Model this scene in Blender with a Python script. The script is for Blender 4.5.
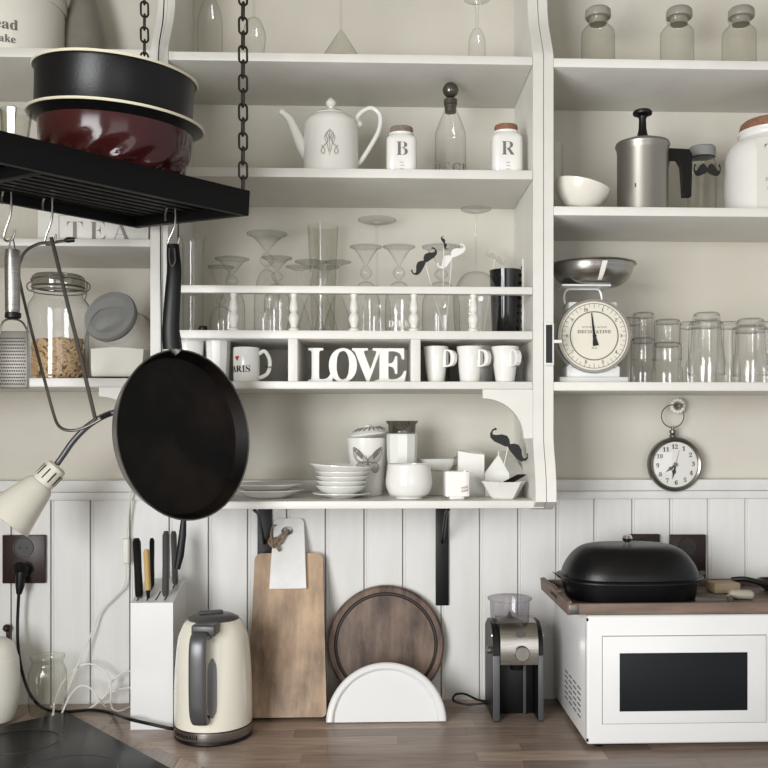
import bpy, bmesh, math, random
from math import sin, cos, pi, sqrt, radians, atan2
from mathutils import Vector, Matrix

# ---------------------------------------------------------------- camera, world, light, exposure
SC = bpy.context.scene
for o in list(bpy.data.objects): bpy.data.objects.remove(o)
TH = radians(2.1); CT, ST = cos(TH), sin(TH)
F, CX, CY, ZC, ZT = 935.0, 410.0, 429.0, 1.535, 0.9      # focal (px), principal point, eye height, worktop height
cam_data = bpy.data.cameras.new('camera'); cam = bpy.data.objects.new('camera', cam_data)
SC.collection.objects.link(cam); SC.camera = cam
cam.location = (0, 0, ZC); cam.rotation_euler = (pi/2, 0, -TH)
cam_data.sensor_width = 36; cam_data.lens = 36*F/768
cam_data.shift_x = -(CX-384)/768; cam_data.shift_y = (CY-384)/768
cam_data.clip_start = .05
SC.view_settings.view_transform = 'Standard'; SC.view_settings.look = 'None'
SC.view_settings.gamma = 1; SC.view_settings.use_curve_mapping = False
SC.view_settings.exposure = 0.66
SC.cycles.transparent_max_bounces = 32
SC.cycles.caustics_reflective = False; SC.cycles.caustics_refractive = False
world = bpy.data.worlds.new('daylight'); SC.world = world; world.use_nodes = True
bg = world.node_tree.nodes['Background']; bg.inputs[0].default_value = (.96, .98, 1, 1); bg.inputs[1].default_value = 0.40
def area(name, loc, target, sx, sy, power, col):
    d = bpy.data.lights.new(name, 'AREA'); d.shape = 'RECTANGLE'; d.size = sx; d.size_y = sy; d.energy = power; d.color = col
    o = bpy.data.objects.new(name, d); SC.collection.objects.link(o); o.location = loc
    o.rotation_euler = (Vector(target)-Vector(loc)).to_track_quat('-Z', 'Y').to_euler(); return o
area('window_daylight', (-1.36, -.6, 1.55), (0, .25, 1.4), 1.6, 1.4, 78, (.97, .985, 1))
area('rear_fill_light', (.9, -2.2, 1.4), (.2, 2.2, 1.2), 1.8, 1.5, 11, (1, .985, .96))  # added ambient fill from behind the camera; no window is built there

# ---------------------------------------------------------------- pixel helpers
def P(px, py, Y):
    u = (px-CX)/F; v = (CY-py)/F; t = Y/(CT-ST*u)
    return Vector(((ST+CT*u)*t, Y, ZC+v*t))
def K(px, Y): return Y/(CT-ST*(px-CX)/F)/F
def G(px, py, z):
    u = (px-CX)/F; v = (CY-py)/F; t = (z-ZC)/v
    return Vector(((ST+CT*u)*t, (CT-ST*u)*t, z))
def PD(px, py, D):
    u = (px-CX)/F; v = (CY-py)/F
    return Vector(((ST+CT*u)*D, (CT-ST*u)*D, ZC+v*D))
def c2w(X, D, z): return Vector((CT*X+ST*D, -ST*X+CT*D, z))

# ---------------------------------------------------------------- materials
def lin(c): return tuple(((x/255)/12.92 if x/255 <= .04045 else ((x/255+.055)/1.055)**2.4) for x in c)
MATS = {}
def mat(name, rgb, rough=.5, metal=0, rgb2=None, scale=6, stretch=(1, 1, 1), bump=0, bscale=60, coat=0, emit=0, rnd=0, spec=.5, lo=.35, hi=.65, aniso=False):
    if name in MATS: return MATS[name]
    m = bpy.data.materials.new(name); m.use_nodes = True; nt = m.node_tree; n = nt.nodes; L = nt.links
    b = n['Principled BSDF']; b.inputs['Base Color'].default_value = (*lin(rgb), 1)
    b.inputs['Roughness'].default_value = rough; b.inputs['Metallic'].default_value = metal
    b.inputs['Specular IOR Level'].default_value = spec
    if coat: b.inputs['Coat Weight'].default_value = coat; b.inputs['Coat Roughness'].default_value = .08
    tc = n.new('ShaderNodeTexCoord'); mp = n.new('ShaderNodeMapping'); mp.inputs['Scale'].default_value = stretch
    L.new(tc.outputs['Object'], mp.inputs[0]); vec = mp.outputs[0]
    if rnd:
        oi = n.new('ShaderNodeObjectInfo'); ad = n.new('ShaderNodeVectorMath'); ad.operation = 'ADD'
        mu = n.new('ShaderNodeMath'); mu.operation = 'MULTIPLY'; mu.inputs[1].default_value = 37
        L.new(oi.outputs['Random'], mu.inputs[0]); L.new(mp.outputs[0], ad.inputs[0]); L.new(mu.outputs[0], ad.inputs[1]); vec = ad.outputs[0]
    if rgb2:
        nz = n.new('ShaderNodeTexNoise'); nz.inputs['Scale'].default_value = scale; nz.inputs['Detail'].default_value = 6; nz.inputs['Roughness'].default_value = .6
        cr_ = n.new('ShaderNodeValToRGB'); cr_.color_ramp.elements[0].position = lo; cr_.color_ramp.elements[1].position = hi
        cr_.color_ramp.elements[0].color = (*lin(rgb), 1); cr_.color_ramp.elements[1].color = (*lin(rgb2), 1)
        L.new(vec, nz.inputs['Vector']); L.new(nz.outputs[0], cr_.inputs[0]); out = cr_.outputs[0]
        if rnd:
            hs = n.new('ShaderNodeHueSaturation'); mr = n.new('ShaderNodeMapRange')
            mr.inputs[3].default_value = 1-rnd; mr.inputs[4].default_value = 1+rnd
            L.new(oi.outputs['Random'], mr.inputs[0]); L.new(mr.outputs[0], hs.inputs['Value']); L.new(out, hs.inputs['Color']); out = hs.outputs[0]
        L.new(out, b.inputs['Base Color'])
    if bump:
        n2 = n.new('ShaderNodeTexNoise'); n2.inputs['Scale'].default_value = bscale; n2.inputs['Detail'].default_value = 4
        bp = n.new('ShaderNodeBump'); bp.inputs['Strength'].default_value = bump; bp.inputs['Distance'].default_value = .002
        L.new(vec, n2.inputs['Vector']); L.new(n2.outputs[0], bp.inputs['Height']); L.new(bp.outputs[0], b.inputs['Normal'])
    MATS[name] = m; return m
def glassmat(name, tint=(254, 254, 254), edge=(108, 109, 106), gl=.05, rough=.05, blend=.3, edgefac=.35):
    m = bpy.data.materials.new(name); m.use_nodes = True; nt = m.node_tree; n = nt.nodes; L = nt.links
    n.remove(n['Principled BSDF']); out = n['Material Output']
    lw = n.new('ShaderNodeLayerWeight'); lw.inputs[0].default_value = blend
    pw = n.new('ShaderNodeMath'); pw.operation = 'POWER'; pw.inputs[1].default_value = 2.6; L.new(lw.outputs['Facing'], pw.inputs[0])
    mx = n.new('ShaderNodeMix'); mx.data_type = 'RGBA'; mx.inputs['A'].default_value = (*lin(tint), 1); mx.inputs['B'].default_value = (*lin(edge), 1)
    L.new(pw.outputs[0], mx.inputs['Factor'])
    tr = n.new('ShaderNodeBsdfTransparent'); L.new(mx.outputs['Result'], tr.inputs[0])
    gs = n.new('ShaderNodeBsdfGlossy'); gs.inputs['Roughness'].default_value = rough; gs.inputs[0].default_value = (.95, .95, .95, 1)
    ma = n.new('ShaderNodeMath'); ma.operation = 'MULTIPLY_ADD'; ma.inputs[1].default_value = edgefac; ma.inputs[2].default_value = gl; ma.use_clamp = True
    L.new(pw.outputs[0], ma.inputs[0])
    ms = n.new('ShaderNodeMixShader'); L.new(ma.outputs[0], ms.inputs[0]); L.new(tr.outputs[0], ms.inputs[1]); L.new(gs.outputs[0], ms.inputs[2])
    L.new(ms.outputs[0], out.inputs[0]); MATS[name] = m; return m
WALL = mat('plaster_paint', (210, 206, 195), .85, rgb2=(200, 195, 182), scale=2.5, bump=.25, bscale=90)
CEIL = mat('ceiling_paint', (160, 152, 134), .9)
WOODW = mat('white_painted_wood', (224, 222, 216), .42, rgb2=(216, 214, 208), scale=9, bump=.12, bscale=45)
WAIN = mat('white_wainscot_paint', (223, 222, 219), .5, rgb2=(216, 215, 211), scale=7, stretch=(3, 3, .5), bump=.1, bscale=50)
STAVE = mat('walnut_stave', (124, 106, 95), .33, rgb2=(166, 147, 133), scale=9, stretch=(1, 14, 6), bump=.08, lo=.3, hi=.68, rnd=.36)
HOB = mat('black_glass', (8, 8, 9), .25, spec=.12)
PORC = mat('white_porcelain', (227, 226, 221), .18, coat=.3)
PORC2 = mat('ivory_stoneware', (226, 222, 211), .3, coat=.2)
BLK = mat('black_plastic', (11, 11, 12), .42, spec=.3)
BLKE = mat('black_enamel', (8, 8, 9), .34, rgb2=(15, 15, 17), scale=160, bump=.08, bscale=200, spec=.3)
IRON = mat('black_painted_iron', (13, 13, 15), .45, bump=.15, spec=.3)
RACKM = mat('black_lacquered_wood', (8, 7, 8), .5, spec=.15)
CHAINM = mat('dark_steel_chain', (52, 47, 43), .42, metal=.7)
STEEL = mat('brushed_steel', (178, 175, 170), .3, metal=1, rgb2=(150, 147, 142), scale=20, stretch=(1, 1, 30))
DSTEEL = mat('dull_steel', (118, 115, 110), .35, metal=.9)
ALU = mat('satin_aluminium', (150, 146, 138), .38, metal=.85)
CHROME = mat('chrome', (205, 205, 205), .1, metal=1)
MAROON = mat('maroon_enamel', (60, 24, 24), .14, spec=.35)
CREAM = mat('cream_enamel', (222, 216, 190), .3)
KCREAM = mat('cream_lacquer', (228, 223, 208), .2, coat=.6)
DGREY = mat('dark_grey_plastic', (70, 70, 70), .35)
HGREY = mat('metallic_grey_plastic', (92, 92, 94), .35, metal=.45)
CORK = mat('cork', (150, 108, 84), .85, rgb2=(120, 84, 66), scale=120, bump=.4)
CORKG = mat('greyed_cork', (140, 126, 108), .85, rgb2=(116, 104, 90), scale=120, bump=.4)
PRINT = mat('grey_print', (112, 108, 102), .6)
PRINTK = mat('black_print', (16, 15, 15), .6)
RED = mat('red_print', (176, 44, 44), .6)
BOARDW = mat('acacia_board', (96, 76, 62), .5, rgb2=(192, 164, 134), scale=4.2, stretch=(2.2, 2.2, .7), bump=.1, lo=.36, hi=.58)
ROUNDW = mat('dark_round_board', (66, 50, 41), .45, rgb2=(130, 108, 92), scale=6, stretch=(3.5, .8, 1), bump=.12, lo=.38, hi=.64)
MARBLE = mat('white_marble', (236, 235, 232), .3, rgb2=(216, 215, 213), scale=14, lo=.4, hi=.75)
TWINE = mat('jute_twine', (158, 138, 118), .9, rgb2=(118, 98, 80), scale=200, bump=.5)
BROWN = mat('brown_bakelite', (46, 29, 24), .35, spec=.3)
MWHITE = mat('white_metal_enamel', (223, 223, 222), .3, coat=.2)
MWIN = mat('dark_window_mesh', (20, 23, 27), .5, rgb2=(25, 28, 32), scale=400, spec=.2)
TRAYW = mat('tray_wood', (96, 79, 69), .55, rgb2=(124, 104, 91), scale=8, stretch=(1, 8, 8))
PALEW = mat('pale_wood', (168, 150, 122), .6, rgb2=(150, 132, 106), scale=10, stretch=(1, 8, 8))
GREYW = mat('grey_weathered_wood', (98, 90, 80), .7, rgb2=(80, 74, 66), scale=10, stretch=(1, 8, 8))
YELW = mat('yellow_wood', (206, 172, 112), .45)
BLADE = mat('knife_steel', (130, 130, 132), .3, metal=.8)
CORDW = mat('white_cord', (228, 225, 216), .5)
PASTA = mat('dry_pasta', (200, 172, 132), .55, rgb2=(180, 148, 108), scale=40)
FLOUR = mat('white_flour', (226, 223, 214), .9)
LETTERM = mat('white_letter_paint', (228, 227, 223), .45)
FACE = mat('dial_paper', (222, 217, 203), .6)
CFACE = mat('clock_paper', (226, 224, 217), .5)
LID = mat('grey_metal_lid', (134, 134, 132), .75, spec=.2)
CHALK = mat('chalkboard', (34, 35, 36), .7)
BGLASS = mat('black_glossy_glass', (18, 18, 20), .08)
NONSTICK = mat('worn_nonstick', (7, 6, 6), .5, rgb2=(38, 29, 23), scale=8, lo=.45, hi=.8, bump=.1, spec=.15)
CONCR = mat('grey_frosted_glass', (128, 124, 114), .35, rgb2=(110, 106, 98), scale=10)
FLOORM = mat('oak_floor', (120, 96, 74), .4, rgb2=(98, 78, 60), scale=5)
DUSK = mat('grey_print_light', (168, 164, 156), .7)
GLASS = glassmat('clear_glass')
GLASS2 = glassmat('frosty_glass', (247, 247, 244), (150, 150, 145), gl=.06, rough=.12)
SMOKE = glassmat('smoky_glass', (205, 203, 198), (110, 108, 105), gl=.10)
SOFTGLASS = glassmat('soft_glass', (253, 253, 252), (130, 131, 128), gl=.015, rough=.3, edgefac=.2)
WHITEPLAS = mat('white_lamp_lacquer', (224, 220, 206), .35)
HOPPER = glassmat('clear_plastic', (228, 226, 229), (120, 120, 123), gl=.07, rough=.1)

# ---------------------------------------------------------------- mesh helpers
class MB:
    def __init__(s): s.v = []; s.f = []
    def add(s, vs, fs, M=None):
        o = len(s.v); s.v += [tuple(M @ Vector(p)) if M else tuple(p) for p in vs]; s.f += [tuple(i+o for i in f) for f in fs]; return s
    def box(s, x0, x1, y0, y1, z0, z1, M=None):
        return s.add([(x, y, z) for x in (x0, x1) for y in (y0, y1) for z in (z0, z1)],
                     [(0, 1, 3, 2), (4, 6, 7, 5), (0, 4, 5, 1), (2, 3, 7, 6), (0, 2, 6, 4), (1, 5, 7, 3)], M)
    def rbox(s, x0, x1, y0, y1, z0, z1, r=.003, seg=2, M=None):
        b = bmesh.new(); bmesh.ops.create_cube(b, size=1)
        for v in b.verts: v.co = Vector(((x0+x1)/2+v.co.x*(x1-x0), (y0+y1)/2+v.co.y*(y1-y0), (z0+z1)/2+v.co.z*(z1-z0)))
        bmesh.ops.bevel(b, geom=b.edges[:], offset=r, segments=seg, profile=.5, affect='EDGES')
        b.verts.index_update(); s.add([v.co.copy() for v in b.verts], [[v.index for v in f.verts] for f in b.faces], M); b.free(); return s
    def lathe(s, prof, n=28, c=(0, 0, 0), M=None, sx=1, sy=1, fn=None, cap0=False, cap1=False):
        vs = []; fs = []; rings = []
        for r, z in prof:
            if r < 1e-6: rings.append([len(vs)]); vs.append((c[0], c[1], c[2]+z))
            else:
                ids = []
                for i in range(n):
                    a = 2*pi*i/n; q = fn(a, z) if fn else 1
                    ids.append(len(vs)); vs.append((c[0]+r*sx*q*cos(a), c[1]+r*sy*q*sin(a), c[2]+z))
                rings.append(ids)
        for A, B in zip(rings, rings[1:]):
            if len(A) == 1 and len(B) == 1: continue
            for i in range(n):
                j = (i+1) % n
                if len(A) == 1: fs.append((A[0], B[j], B[i]))
                elif len(B) == 1: fs.append((A[i], A[j], B[0]))
                else: fs.append((A[i], A[j], B[j], B[i]))
        if cap0 and len(rings[0]) > 1: fs.append(tuple(reversed(rings[0])))
        if cap1 and len(rings[-1]) > 1: fs.append(tuple(rings[-1]))
        return s.add(vs, fs, M)
    def tube(s, pts, r, n=8, closed=False, M=None, flat=1):
        pts = [Vector(p) for p in pts]; N = len(pts); rr = r if isinstance(r, (list, tuple)) else [r]*N
        vs = []; fs = []; t0 = None; nrm = None
        for i in range(N):
            a = pts[i-1] if (i or closed) else pts[0]; b = pts[(i+1) % N] if (i < N-1 or closed) else pts[-1]
            t = (b-a).normalized()
            if nrm is None:
                nrm = t.orthogonal().normalized()
                if abs(t.y) < .9: nrm = (Vector((0, 1, 0))-t*t.y).normalized()
            else:
                nrm = (nrm-t*nrm.dot(t)).normalized()
            bn = t.cross(nrm)
            for k in range(n):
                a_ = 2*pi*k/n; vs.append(pts[i]+nrm*(rr[i]*flat*cos(a_))+bn*(rr[i]*sin(a_)))
        for i in range(N if closed else N-1):
            for k in range(n):
                j = (i+1) % N; fs.append((i*n+k, i*n+(k+1) % n, j*n+(k+1) % n, j*n+k))
        if not closed: fs += [tuple(reversed(range(n))), tuple((N-1)*n+k for k in range(n))]
        return s.add(vs, fs, M)
    def prism(s, out, d0, d1, plane='xz', M=None):
        f = {'xz': lambda a, b, d: (a, d, b), 'yz': lambda a, b, d: (d, a, b), 'xy': lambda a, b, d: (a, b, d)}[plane]
        n = len(out); vs = [f(a, b, d0) for a, b in out]+[f(a, b, d1) for a, b in out]
        fs = [tuple(range(n)), tuple(reversed(range(n, 2*n)))]+[(i, i+n, (i+1) % n+n, (i+1) % n) for i in range(n)]
        return s.add(vs, fs, M)
    def sphere(s, c, r, n=16, sz=1, M=None):
        return s.lathe([(r*sin(pi*i/10) if 0 < i < 10 else 0, -r*sz*cos(pi*i/10)) for i in range(11)], n, c, M)
def link(o, parent=None):
    SC.collection.objects.link(o)
    if parent: o.parent = parent
    return o
def build(name, mb, m, parent=None, ang=38, loc=None, kind=None, label=None):
    me = bpy.data.meshes.new(name); me.from_pydata(mb.v, [], mb.f); me.validate()
    b = bmesh.new(); b.from_mesh(me); bmesh.ops.recalc_face_normals(b, faces=b.faces[:]); b.to_mesh(me); b.free()
    me.shade_smooth() if hasattr(me, 'shade_smooth') else None
    for p in me.polygons: p.use_smooth = True
    me.set_sharp_from_angle(angle=radians(ang)); me.materials.append(m)
    o = bpy.data.objects.new(name, me)
    if loc is not None: o.location = loc
    if kind: o['kind'] = kind
    if label: o['label'] = label
    return link(o, parent)
def tag(o, label, cat, group=None):
    o['label'] = label; o['category'] = cat
    if group: o['group'] = group
    return o
def thing(name, label, cat, loc, rz=0, group=None, M=None):
    o = bpy.data.objects.new(name, None); o.empty_display_size = .02; SC.collection.objects.link(o)
    if M is not None: o.matrix_world = M
    else: o.location = loc; o.rotation_euler = (0, 0, rz)
    return tag(o, label, cat, group)
def struct(name, mb, m, parent=None, ang=38):
    return build(name, mb, m, parent, ang, kind='structure')
def dup(root, loc, label, group=None, rz=None):
    r = root.copy(); SC.collection.objects.link(r); r.location = loc; r['label'] = label
    if group: r['group'] = group
    if rz is not None: r.rotation_euler = (0, 0, rz)
    for ch in list(root.children):
        c = ch.copy(); SC.collection.objects.link(c); c.parent = r
        for g in list(ch.children):
            d = g.copy(); SC.collection.objects.link(d); d.parent = c
    return r
def share(o, parent, loc=None, rot=None):
    c = o.copy(); SC.collection.objects.link(c); c.parent = parent
    if loc is not None: c.location = loc
    if rot is not None: c.rotation_euler = rot
    return c
def cr(pts, k=6, closed=False):
    pts = [Vector(p) for p in pts]; n = len(pts); out = []
    rng = range(n) if closed else range(n-1)
    for i in rng:
        g = (lambda j: pts[j % n]) if closed else (lambda j: pts[max(0, min(n-1, j))])
        p0, p1, p2, p3 = g(i-1), g(i), g(i+1), g(i+2)
        for s in range(k):
            t = s/k; out.append(.5*((2*p1)+(p2-p0)*t+(2*p0-5*p1+4*p2-p3)*t*t+(3*p1-p0-3*p2+p3)*t**3))
    if not closed: out.append(pts[-1])
    return out
def sm(prof, k=5): return [(max(0, p.x), p.y) for p in cr([(a, b, 0) for a, b in prof], k)]
def serif(t): return ''.join(chr(0x1D400+ord(ch)-65) if 'A' <= ch <= 'Z' else chr(0x1D41A+ord(ch)-97) if 'a' <= ch <= 'z' else chr(0x1D7CE+ord(ch)-48) if '0' <= ch <= '9' else ch for ch in t)
def text(t, h, depth=.0005, ser=True, spacing=1, bold=0):
    """flat lettering lying in the xz plane facing -y, centred, h = cap height"""
    cu = bpy.data.curves.new('lettering', 'FONT'); cu.body = serif(t) if ser else t
    cu.align_x = 'CENTER'; cu.extrude = .02; cu.space_character = spacing; cu.resolution_u = 3; cu.offset = bold
    o = bpy.data.objects.new('lettering', cu); SC.collection.objects.link(o)
    bpy.context.view_layer.update()
    me = bpy.data.meshes.new_from_object(o.evaluated_get(bpy.context.evaluated_depsgraph_get()))
    mb = MB(); vs = [v.co.copy() for v in me.vertices]
    if not vs: bpy.data.objects.remove(o); return mb
    y0 = min(v.y for v in vs); y1 = max(v.y for v in vs); x0 = min(v.x for v in vs); x1 = max(v.x for v in vs); k = h/(y1-y0)
    mb.add([((v.x-(x0+x1)/2)*k, -depth*(1 if v.z > 0 else 0), (v.y-y0)*k) for v in vs], [tuple(p.vertices) for p in me.polygons])
    bpy.data.objects.remove(o); bpy.data.meshes.remove(me); return mb
def wrap(mb, R, a0=0, z0=0, flare=None):
    """bend lettering round a vertical cylinder of radius R about the local z axis; a0 = turn from facing -y"""
    out = []
    for x, y, z in mb.v:
        r = (R if not flare else flare(z+z0))-y+.0004; a = x/R+a0; out.append((r*sin(a), -r*cos(a), z+z0))
    mb.v = out; return mb
def shift(mb, dx=0, dy=0, dz=0): mb.v = [(a+dx, b+dy, c+dz) for a, b, c in mb.v]; return mb
def moustache(w, d, M=None, cy=0, v=1.12):
    half = [(0, .05), (.07, .11), (.16, .14), (.27, .10), (.36, .02), (.43, -.01), (.465, .03), (.455, .08), (.42, .09), (.43, .125), (.475, .12), (.50, .05), (.485, -.03), (.42, -.09), (.30, -.10), (.16, -.07), (.06, -.05), (0, -.02)]
    pts = half+[(-a, b) for a, b in reversed(half[1:-1])]
    mb = MB(); mb.prism([(a*w, b*w*v) for a, b in pts], cy-d/2, cy+d/2, 'xz', M); return mb
def ring(mb, R, r, z, n=28, c=(0, 0, 0)): mb.tube([(c[0]+R*cos(2*pi*i/n), c[1]+R*sin(2*pi*i/n), c[2]+z) for i in range(n)], r, 6, True); return mb

# ---------------------------------------------------------------- room shell
YW, YB, YF = 2.2, 2.188, 1.935                                  # plaster, wainscot face, shelf fronts
XL, XR = -1.34, 1.35
zr1, zr0 = P(376, 480, 2.17).z, P(376, 492, 2.17).z
wall_back = struct('wall_back', MB().box(XL-.1, XR, YW, YW+.1, 0, 2.72), WALL)
mb = MB().box(XL-.1, XL, -2.6, -1.45, 0, 2.72).box(XL-.1, XL, .25, YW, 0, 2.72).box(XL-.1, XL, -1.45, .25, 0, .95).box(XL-.1, XL, -1.45, .25, 2.45, 2.72)
struct('wall_left', mb, WALL)
struct('floor', MB().box(XL-.1, 2.4, -2.6, YW+.1, -.03, 0), FLOORM)
struct('ceiling', MB().box(XL-.1, 2.4, -2.6, YW+.1, 2.72, 2.75), CEIL)
wf = struct('window_1', MB().box(XL-.06, XL-.03, -1.45, -1.40, .95, 2.45).box(XL-.06, XL-.03, .2, .25, .95, 2.45).box(XL-.06, XL-.03, -1.4, .2, .95, 1.0).box(XL-.06, XL-.03, -1.4, .2, 2.4, 2.45).box(XL-.06, XL-.03, -.62, -.58, 1.0, 2.4), WOODW)
# wainscot boards, each a tongue with a bead and a recessed joint
gx = P(364, 600, YB).x; pitch = 38.6*K(400, YB)
bd = MB(); w2 = pitch/2+.0004
prof = [(-w2+.0012, YB+.006), (-w2+.0012, YB+.003), (-w2+.003, YB+.0005), (-w2+.006, YB+.0003), (-w2+.0075, YB+.0018), (-w2+.0085, YB+.0018), (-w2+.010, YB), (w2-.002, YB), (w2-.0012, YB+.003), (w2-.0012, YB+.006)]
bd.prism(prof, ZT-.02, zr0+.002, 'xy')
b0 = None
for k in range(-13, 13):
    x = gx+pitch*(k+.5)
    if x-w2 < XL or x+w2 > XR: continue
    if b0 is None: b0 = build('wainscot_board', bd, WAIN, wall_back, loc=(x, 0, 0))
    else: share(b0, wall_back, (x, 0, 0))
zr2 = P(376, 499.6, 2.178).z
struct('trim_1', MB().rbox(XL, XR, 2.170, YW, zr0+.0012, zr1, .0025), WAIN)
struct('trim_2', MB().rbox(XL, XR, 2.178, YW, zr2, zr0+.0004, .002), WAIN)

# ---------------------------------------------------------------- worktop of laminated staves
mitA = G(77, 715, ZT); mitB = G(206, 768, ZT); dm = (mitB-mitA).normalized(); mn = Vector((-dm.y, dm.x, 0))  # normal towards +x+y
wt = thing('worktop', 'long brown laminated wooden worktop running along the wall', 'worktop', (0, 0, 0))
build('core', MB().box(XL+.001, XR, 1.57, YB-.002, ZT-.04, ZT-.004).box(XL+.001, XL+.62, .6, 1.57, ZT-.04, ZT-.004), TRAYW, wt)
random.seed(5)
def stave(pts):
    cx = sum(p[0] for p in pts)/len(pts); cy = sum(p[1] for p in pts)/len(pts)
    m = MB(); dz = random.uniform(-.00012, .00012)
    m.prism([(a-cx, b-cy) for a, b in pts], -.004, 0, 'xy'); return m, (cx, cy, ZT+dz)
def clip(poly, sgn):
    out = []
    def d(p): return sgn*((p[0]-mitA.x)*mn.x+(p[1]-mitA.y)*mn.y)-.0003
    for i in range(len(poly)):
        a, b = poly[i], poly[(i+1) % len(poly)]; da, db = d(a), d(b)
        if da >= 0: out.append(a)
        if (da >= 0) != (db >= 0): t = da/(da-db); out.append((a[0]+(b[0]-a[0])*t, a[1]+(b[1]-a[1])*t))
    return out
g = .00025; row = .0505; y = YB-.002
while y > 1.58:
    x = -1.0-random.random()*.3
    while x < XR:
        l = random.uniform(.22, .46); p = clip([(x+g, y-row+g), (min(x+l, XR)-g, y-row+g), (min(x+l, XR)-g, y-g), (x+g, y-g)], 1)
        if len(p) > 2 and max(q[0] for q in p)-min(q[0] for q in p) > .004:
            m, lc = stave(p); build('stave', m, STAVE, wt, loc=lc)
        x += l
    y -= row
x = XL+.002
while x < -.3:
    y = YB-.002+random.random()*.3
    while y > 1.58:
        l = random.uniform(.22, .46); p = clip([(x+g, max(1.58, y-l)+g), (x+row-g, max(1.58, y-l)+g), (x+row-g, min(y, YB-.002)-g), (x+g, min(y, YB-.002)-g)], -1)
        if y-l < YB-.01 and len(p) > 2:
            m, lc = stave(p); m2 = MB(); m2.v = [(b, -a, c) for a, b, c in m.v]; m2.f = m.f
            o = build('stave', m2, STAVE, wt, loc=lc); o.rotation_euler = (0, 0, pi/2)
        y -= l
    x += row
# hob
A = G(67, 714, ZT); B = G(166, 768, ZT); d1 = (B-A); d1.z = 0; d1.normalize(); d2 = Vector((d1.y, -d1.x, 0))
if d2.x > 0: d2 = -d2
Mh = Matrix.Translation((A.x, A.y, ZT+.0003)) @ Matrix(((d1.x, -d2.x, 0, 0), (d1.y, -d2.y, 0, 0), (0, 0, 1, 0), (0, 0, 0, 1)))
hb = thing('ceramic_hob', 'flat black glass hob set diagonally into the corner worktop', 'hob', None, M=Mh)
build('glass_plate', MB().rbox(0, .50, -.56, 0, 0, .005, .002), HOB, hb)
zm = MB()
for cx_, cy_, rr_ in ((.13, -.15, .075), (.36, -.15, .09), (.13, -.41, .09), (.36, -.41, .075)):
    ring(zm, rr_, .0007, .005, 40, (cx_, cy_, 0))
build('cooking_zone_rings', zm, DGREY, hb)

# ---------------------------------------------------------------- shelf units
def zf(py, px=376, Y=YF): return P(px, py, Y).z
S1, S1b = zf(54.2), zf(62.8); S2, S2b = zf(168.7), zf(178); RA, RAb = zf(286), zf(293.6)
S3, S3b = zf(330.6), zf(339); S4, S4b = zf(381.4), zf(389); S5, S5b = zf(500.8), zf(508.6)
xl, xr = P(168, 200, YF).x, P(533, 200, YF).x
cu = thing('center_shelf_unit', 'white painted middle shelf unit with balustered glass rail and pigeonholes', 'shelf unit', (0, YW, S5b))
cu.name = 'wall_shelf_unit'
def put(name, m, M_, par, ang=38):
    o = build(name, m, M_, par, ang); o.location = -par.location; return o
prof_y = [(430, YF), (440, 1.934), (452, 1.926), (465, 1.914), (480, 1.905), (492, 1.902), (502, 1.902)]
def panel(x0, x1, zbot_py=503, low=True, scroll=True):
    pts = [(YW-.001, zf(-75)), (2.02, zf(-75, Y=2.02)), (2.01, zf(-20, Y=2.01)), (2.003, zf(8, Y=2.0)), (1.99, zf(22, Y=1.99)), (1.96, zf(38, Y=1.96)), (1.942, zf(47, Y=1.94)), (YF-.001, zf(54))]
    if low: pts += [(y, P(545, p, y).z) for p, y in prof_y]+[(1.93, P(545, 507, 1.93).z), (1.95, S5b-.004), (YW-.001, S5b-.004)]
    else: pts += [(YF-.001, zf(389)), (YF+.06, zf(400)), (YW-.04, zf(430)), (YW-.001, zf(440))]
    return MB().prism(pts, x0, x1, 'yz')
TP = K(540, YF)
SP = lambda a, b: (xr+a*TP, xr+b*TP)
for a, b in ((xl-7.5*TP, xl), (xr, xr+10.3*TP)): put('side_panel', panel(a, b), WOODW, cu, 30)
for (zt_, zb_, y0) in ((S1, S1b, YF), (S2, S2b, YF), (S3, S3b, YF), (S4, S4b, YF)):
    put('shelf', MB().rbox(xl+.0005, xr-.0005, y0, YW-.001, zb_, zt_, .0015), WOODW, cu)
put('shelf', MB().rbox(xl+.0005, xr+.0225, 1.93, 1.945, S5b, S5, .0015).box(xl+.0005, xr-.0005, 1.944, YW-.035, S5b, S5), WOODW, cu)
put('glass_rail', MB().rbox(xl+.0005, xr-.0005, YF, YF+.02, RAb, RA, .002), WOODW, cu)
bh = RAb-S3; BP = [(7, 0), (7, .05), (4.6, .09), (4.4, .13), (6.6, .28), (6.9, .36), (5.2, .46), (3.7, .5), (5.0, .54), (5.9, .62), (4.6, .78), (3.6, .88), (4.4, .93), (4.6, 1)]
blm = None
for px in (233, 293.5, 354, 414.3, 474):
    x = P(px, 310, YF).x
    if blm is None: blm = build('baluster', MB().lathe([(r*TP*.78, h*bh) for r, h in sm(BP, 2)], 16), WOODW, cu, loc=Vector((x, YF+.012, S3))-cu.location)
    else: share(blm, cu, Vector((x, YF+.012, S3))-cu.location)
for px in (292.8, 415.8):
    x = P(px, 360, YF).x; put('divider', MB().rbox(x-.0098, x+.0098, YF, YW-.002, S4, S3b, .001), WOODW, cu)
def bracket(x0, sgn, par, ztop, W=50, H=49):
    n = 12; pts = [(x0, ztop), (x0+sgn*W*TP, ztop), (x0+sgn*W*TP, ztop-9*TP)]
    for i in range(n+1):
        a = pi/2*i/n; pts.append((x0+sgn*(12*TP+(W-12)*TP*cos(a)), ztop-9*TP-(H-9)*TP*sin(a)) if False else (x0+sgn*(W*TP-(W-9)*TP*sin(a)), ztop-H*TP+(H-9)*TP*cos(a)))
    pts.append((x0, ztop-H*TP)); put('arched_bracket', MB().prism(pts, YF, YF+.018, 'xz'), WOODW, par, 30)
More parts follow.
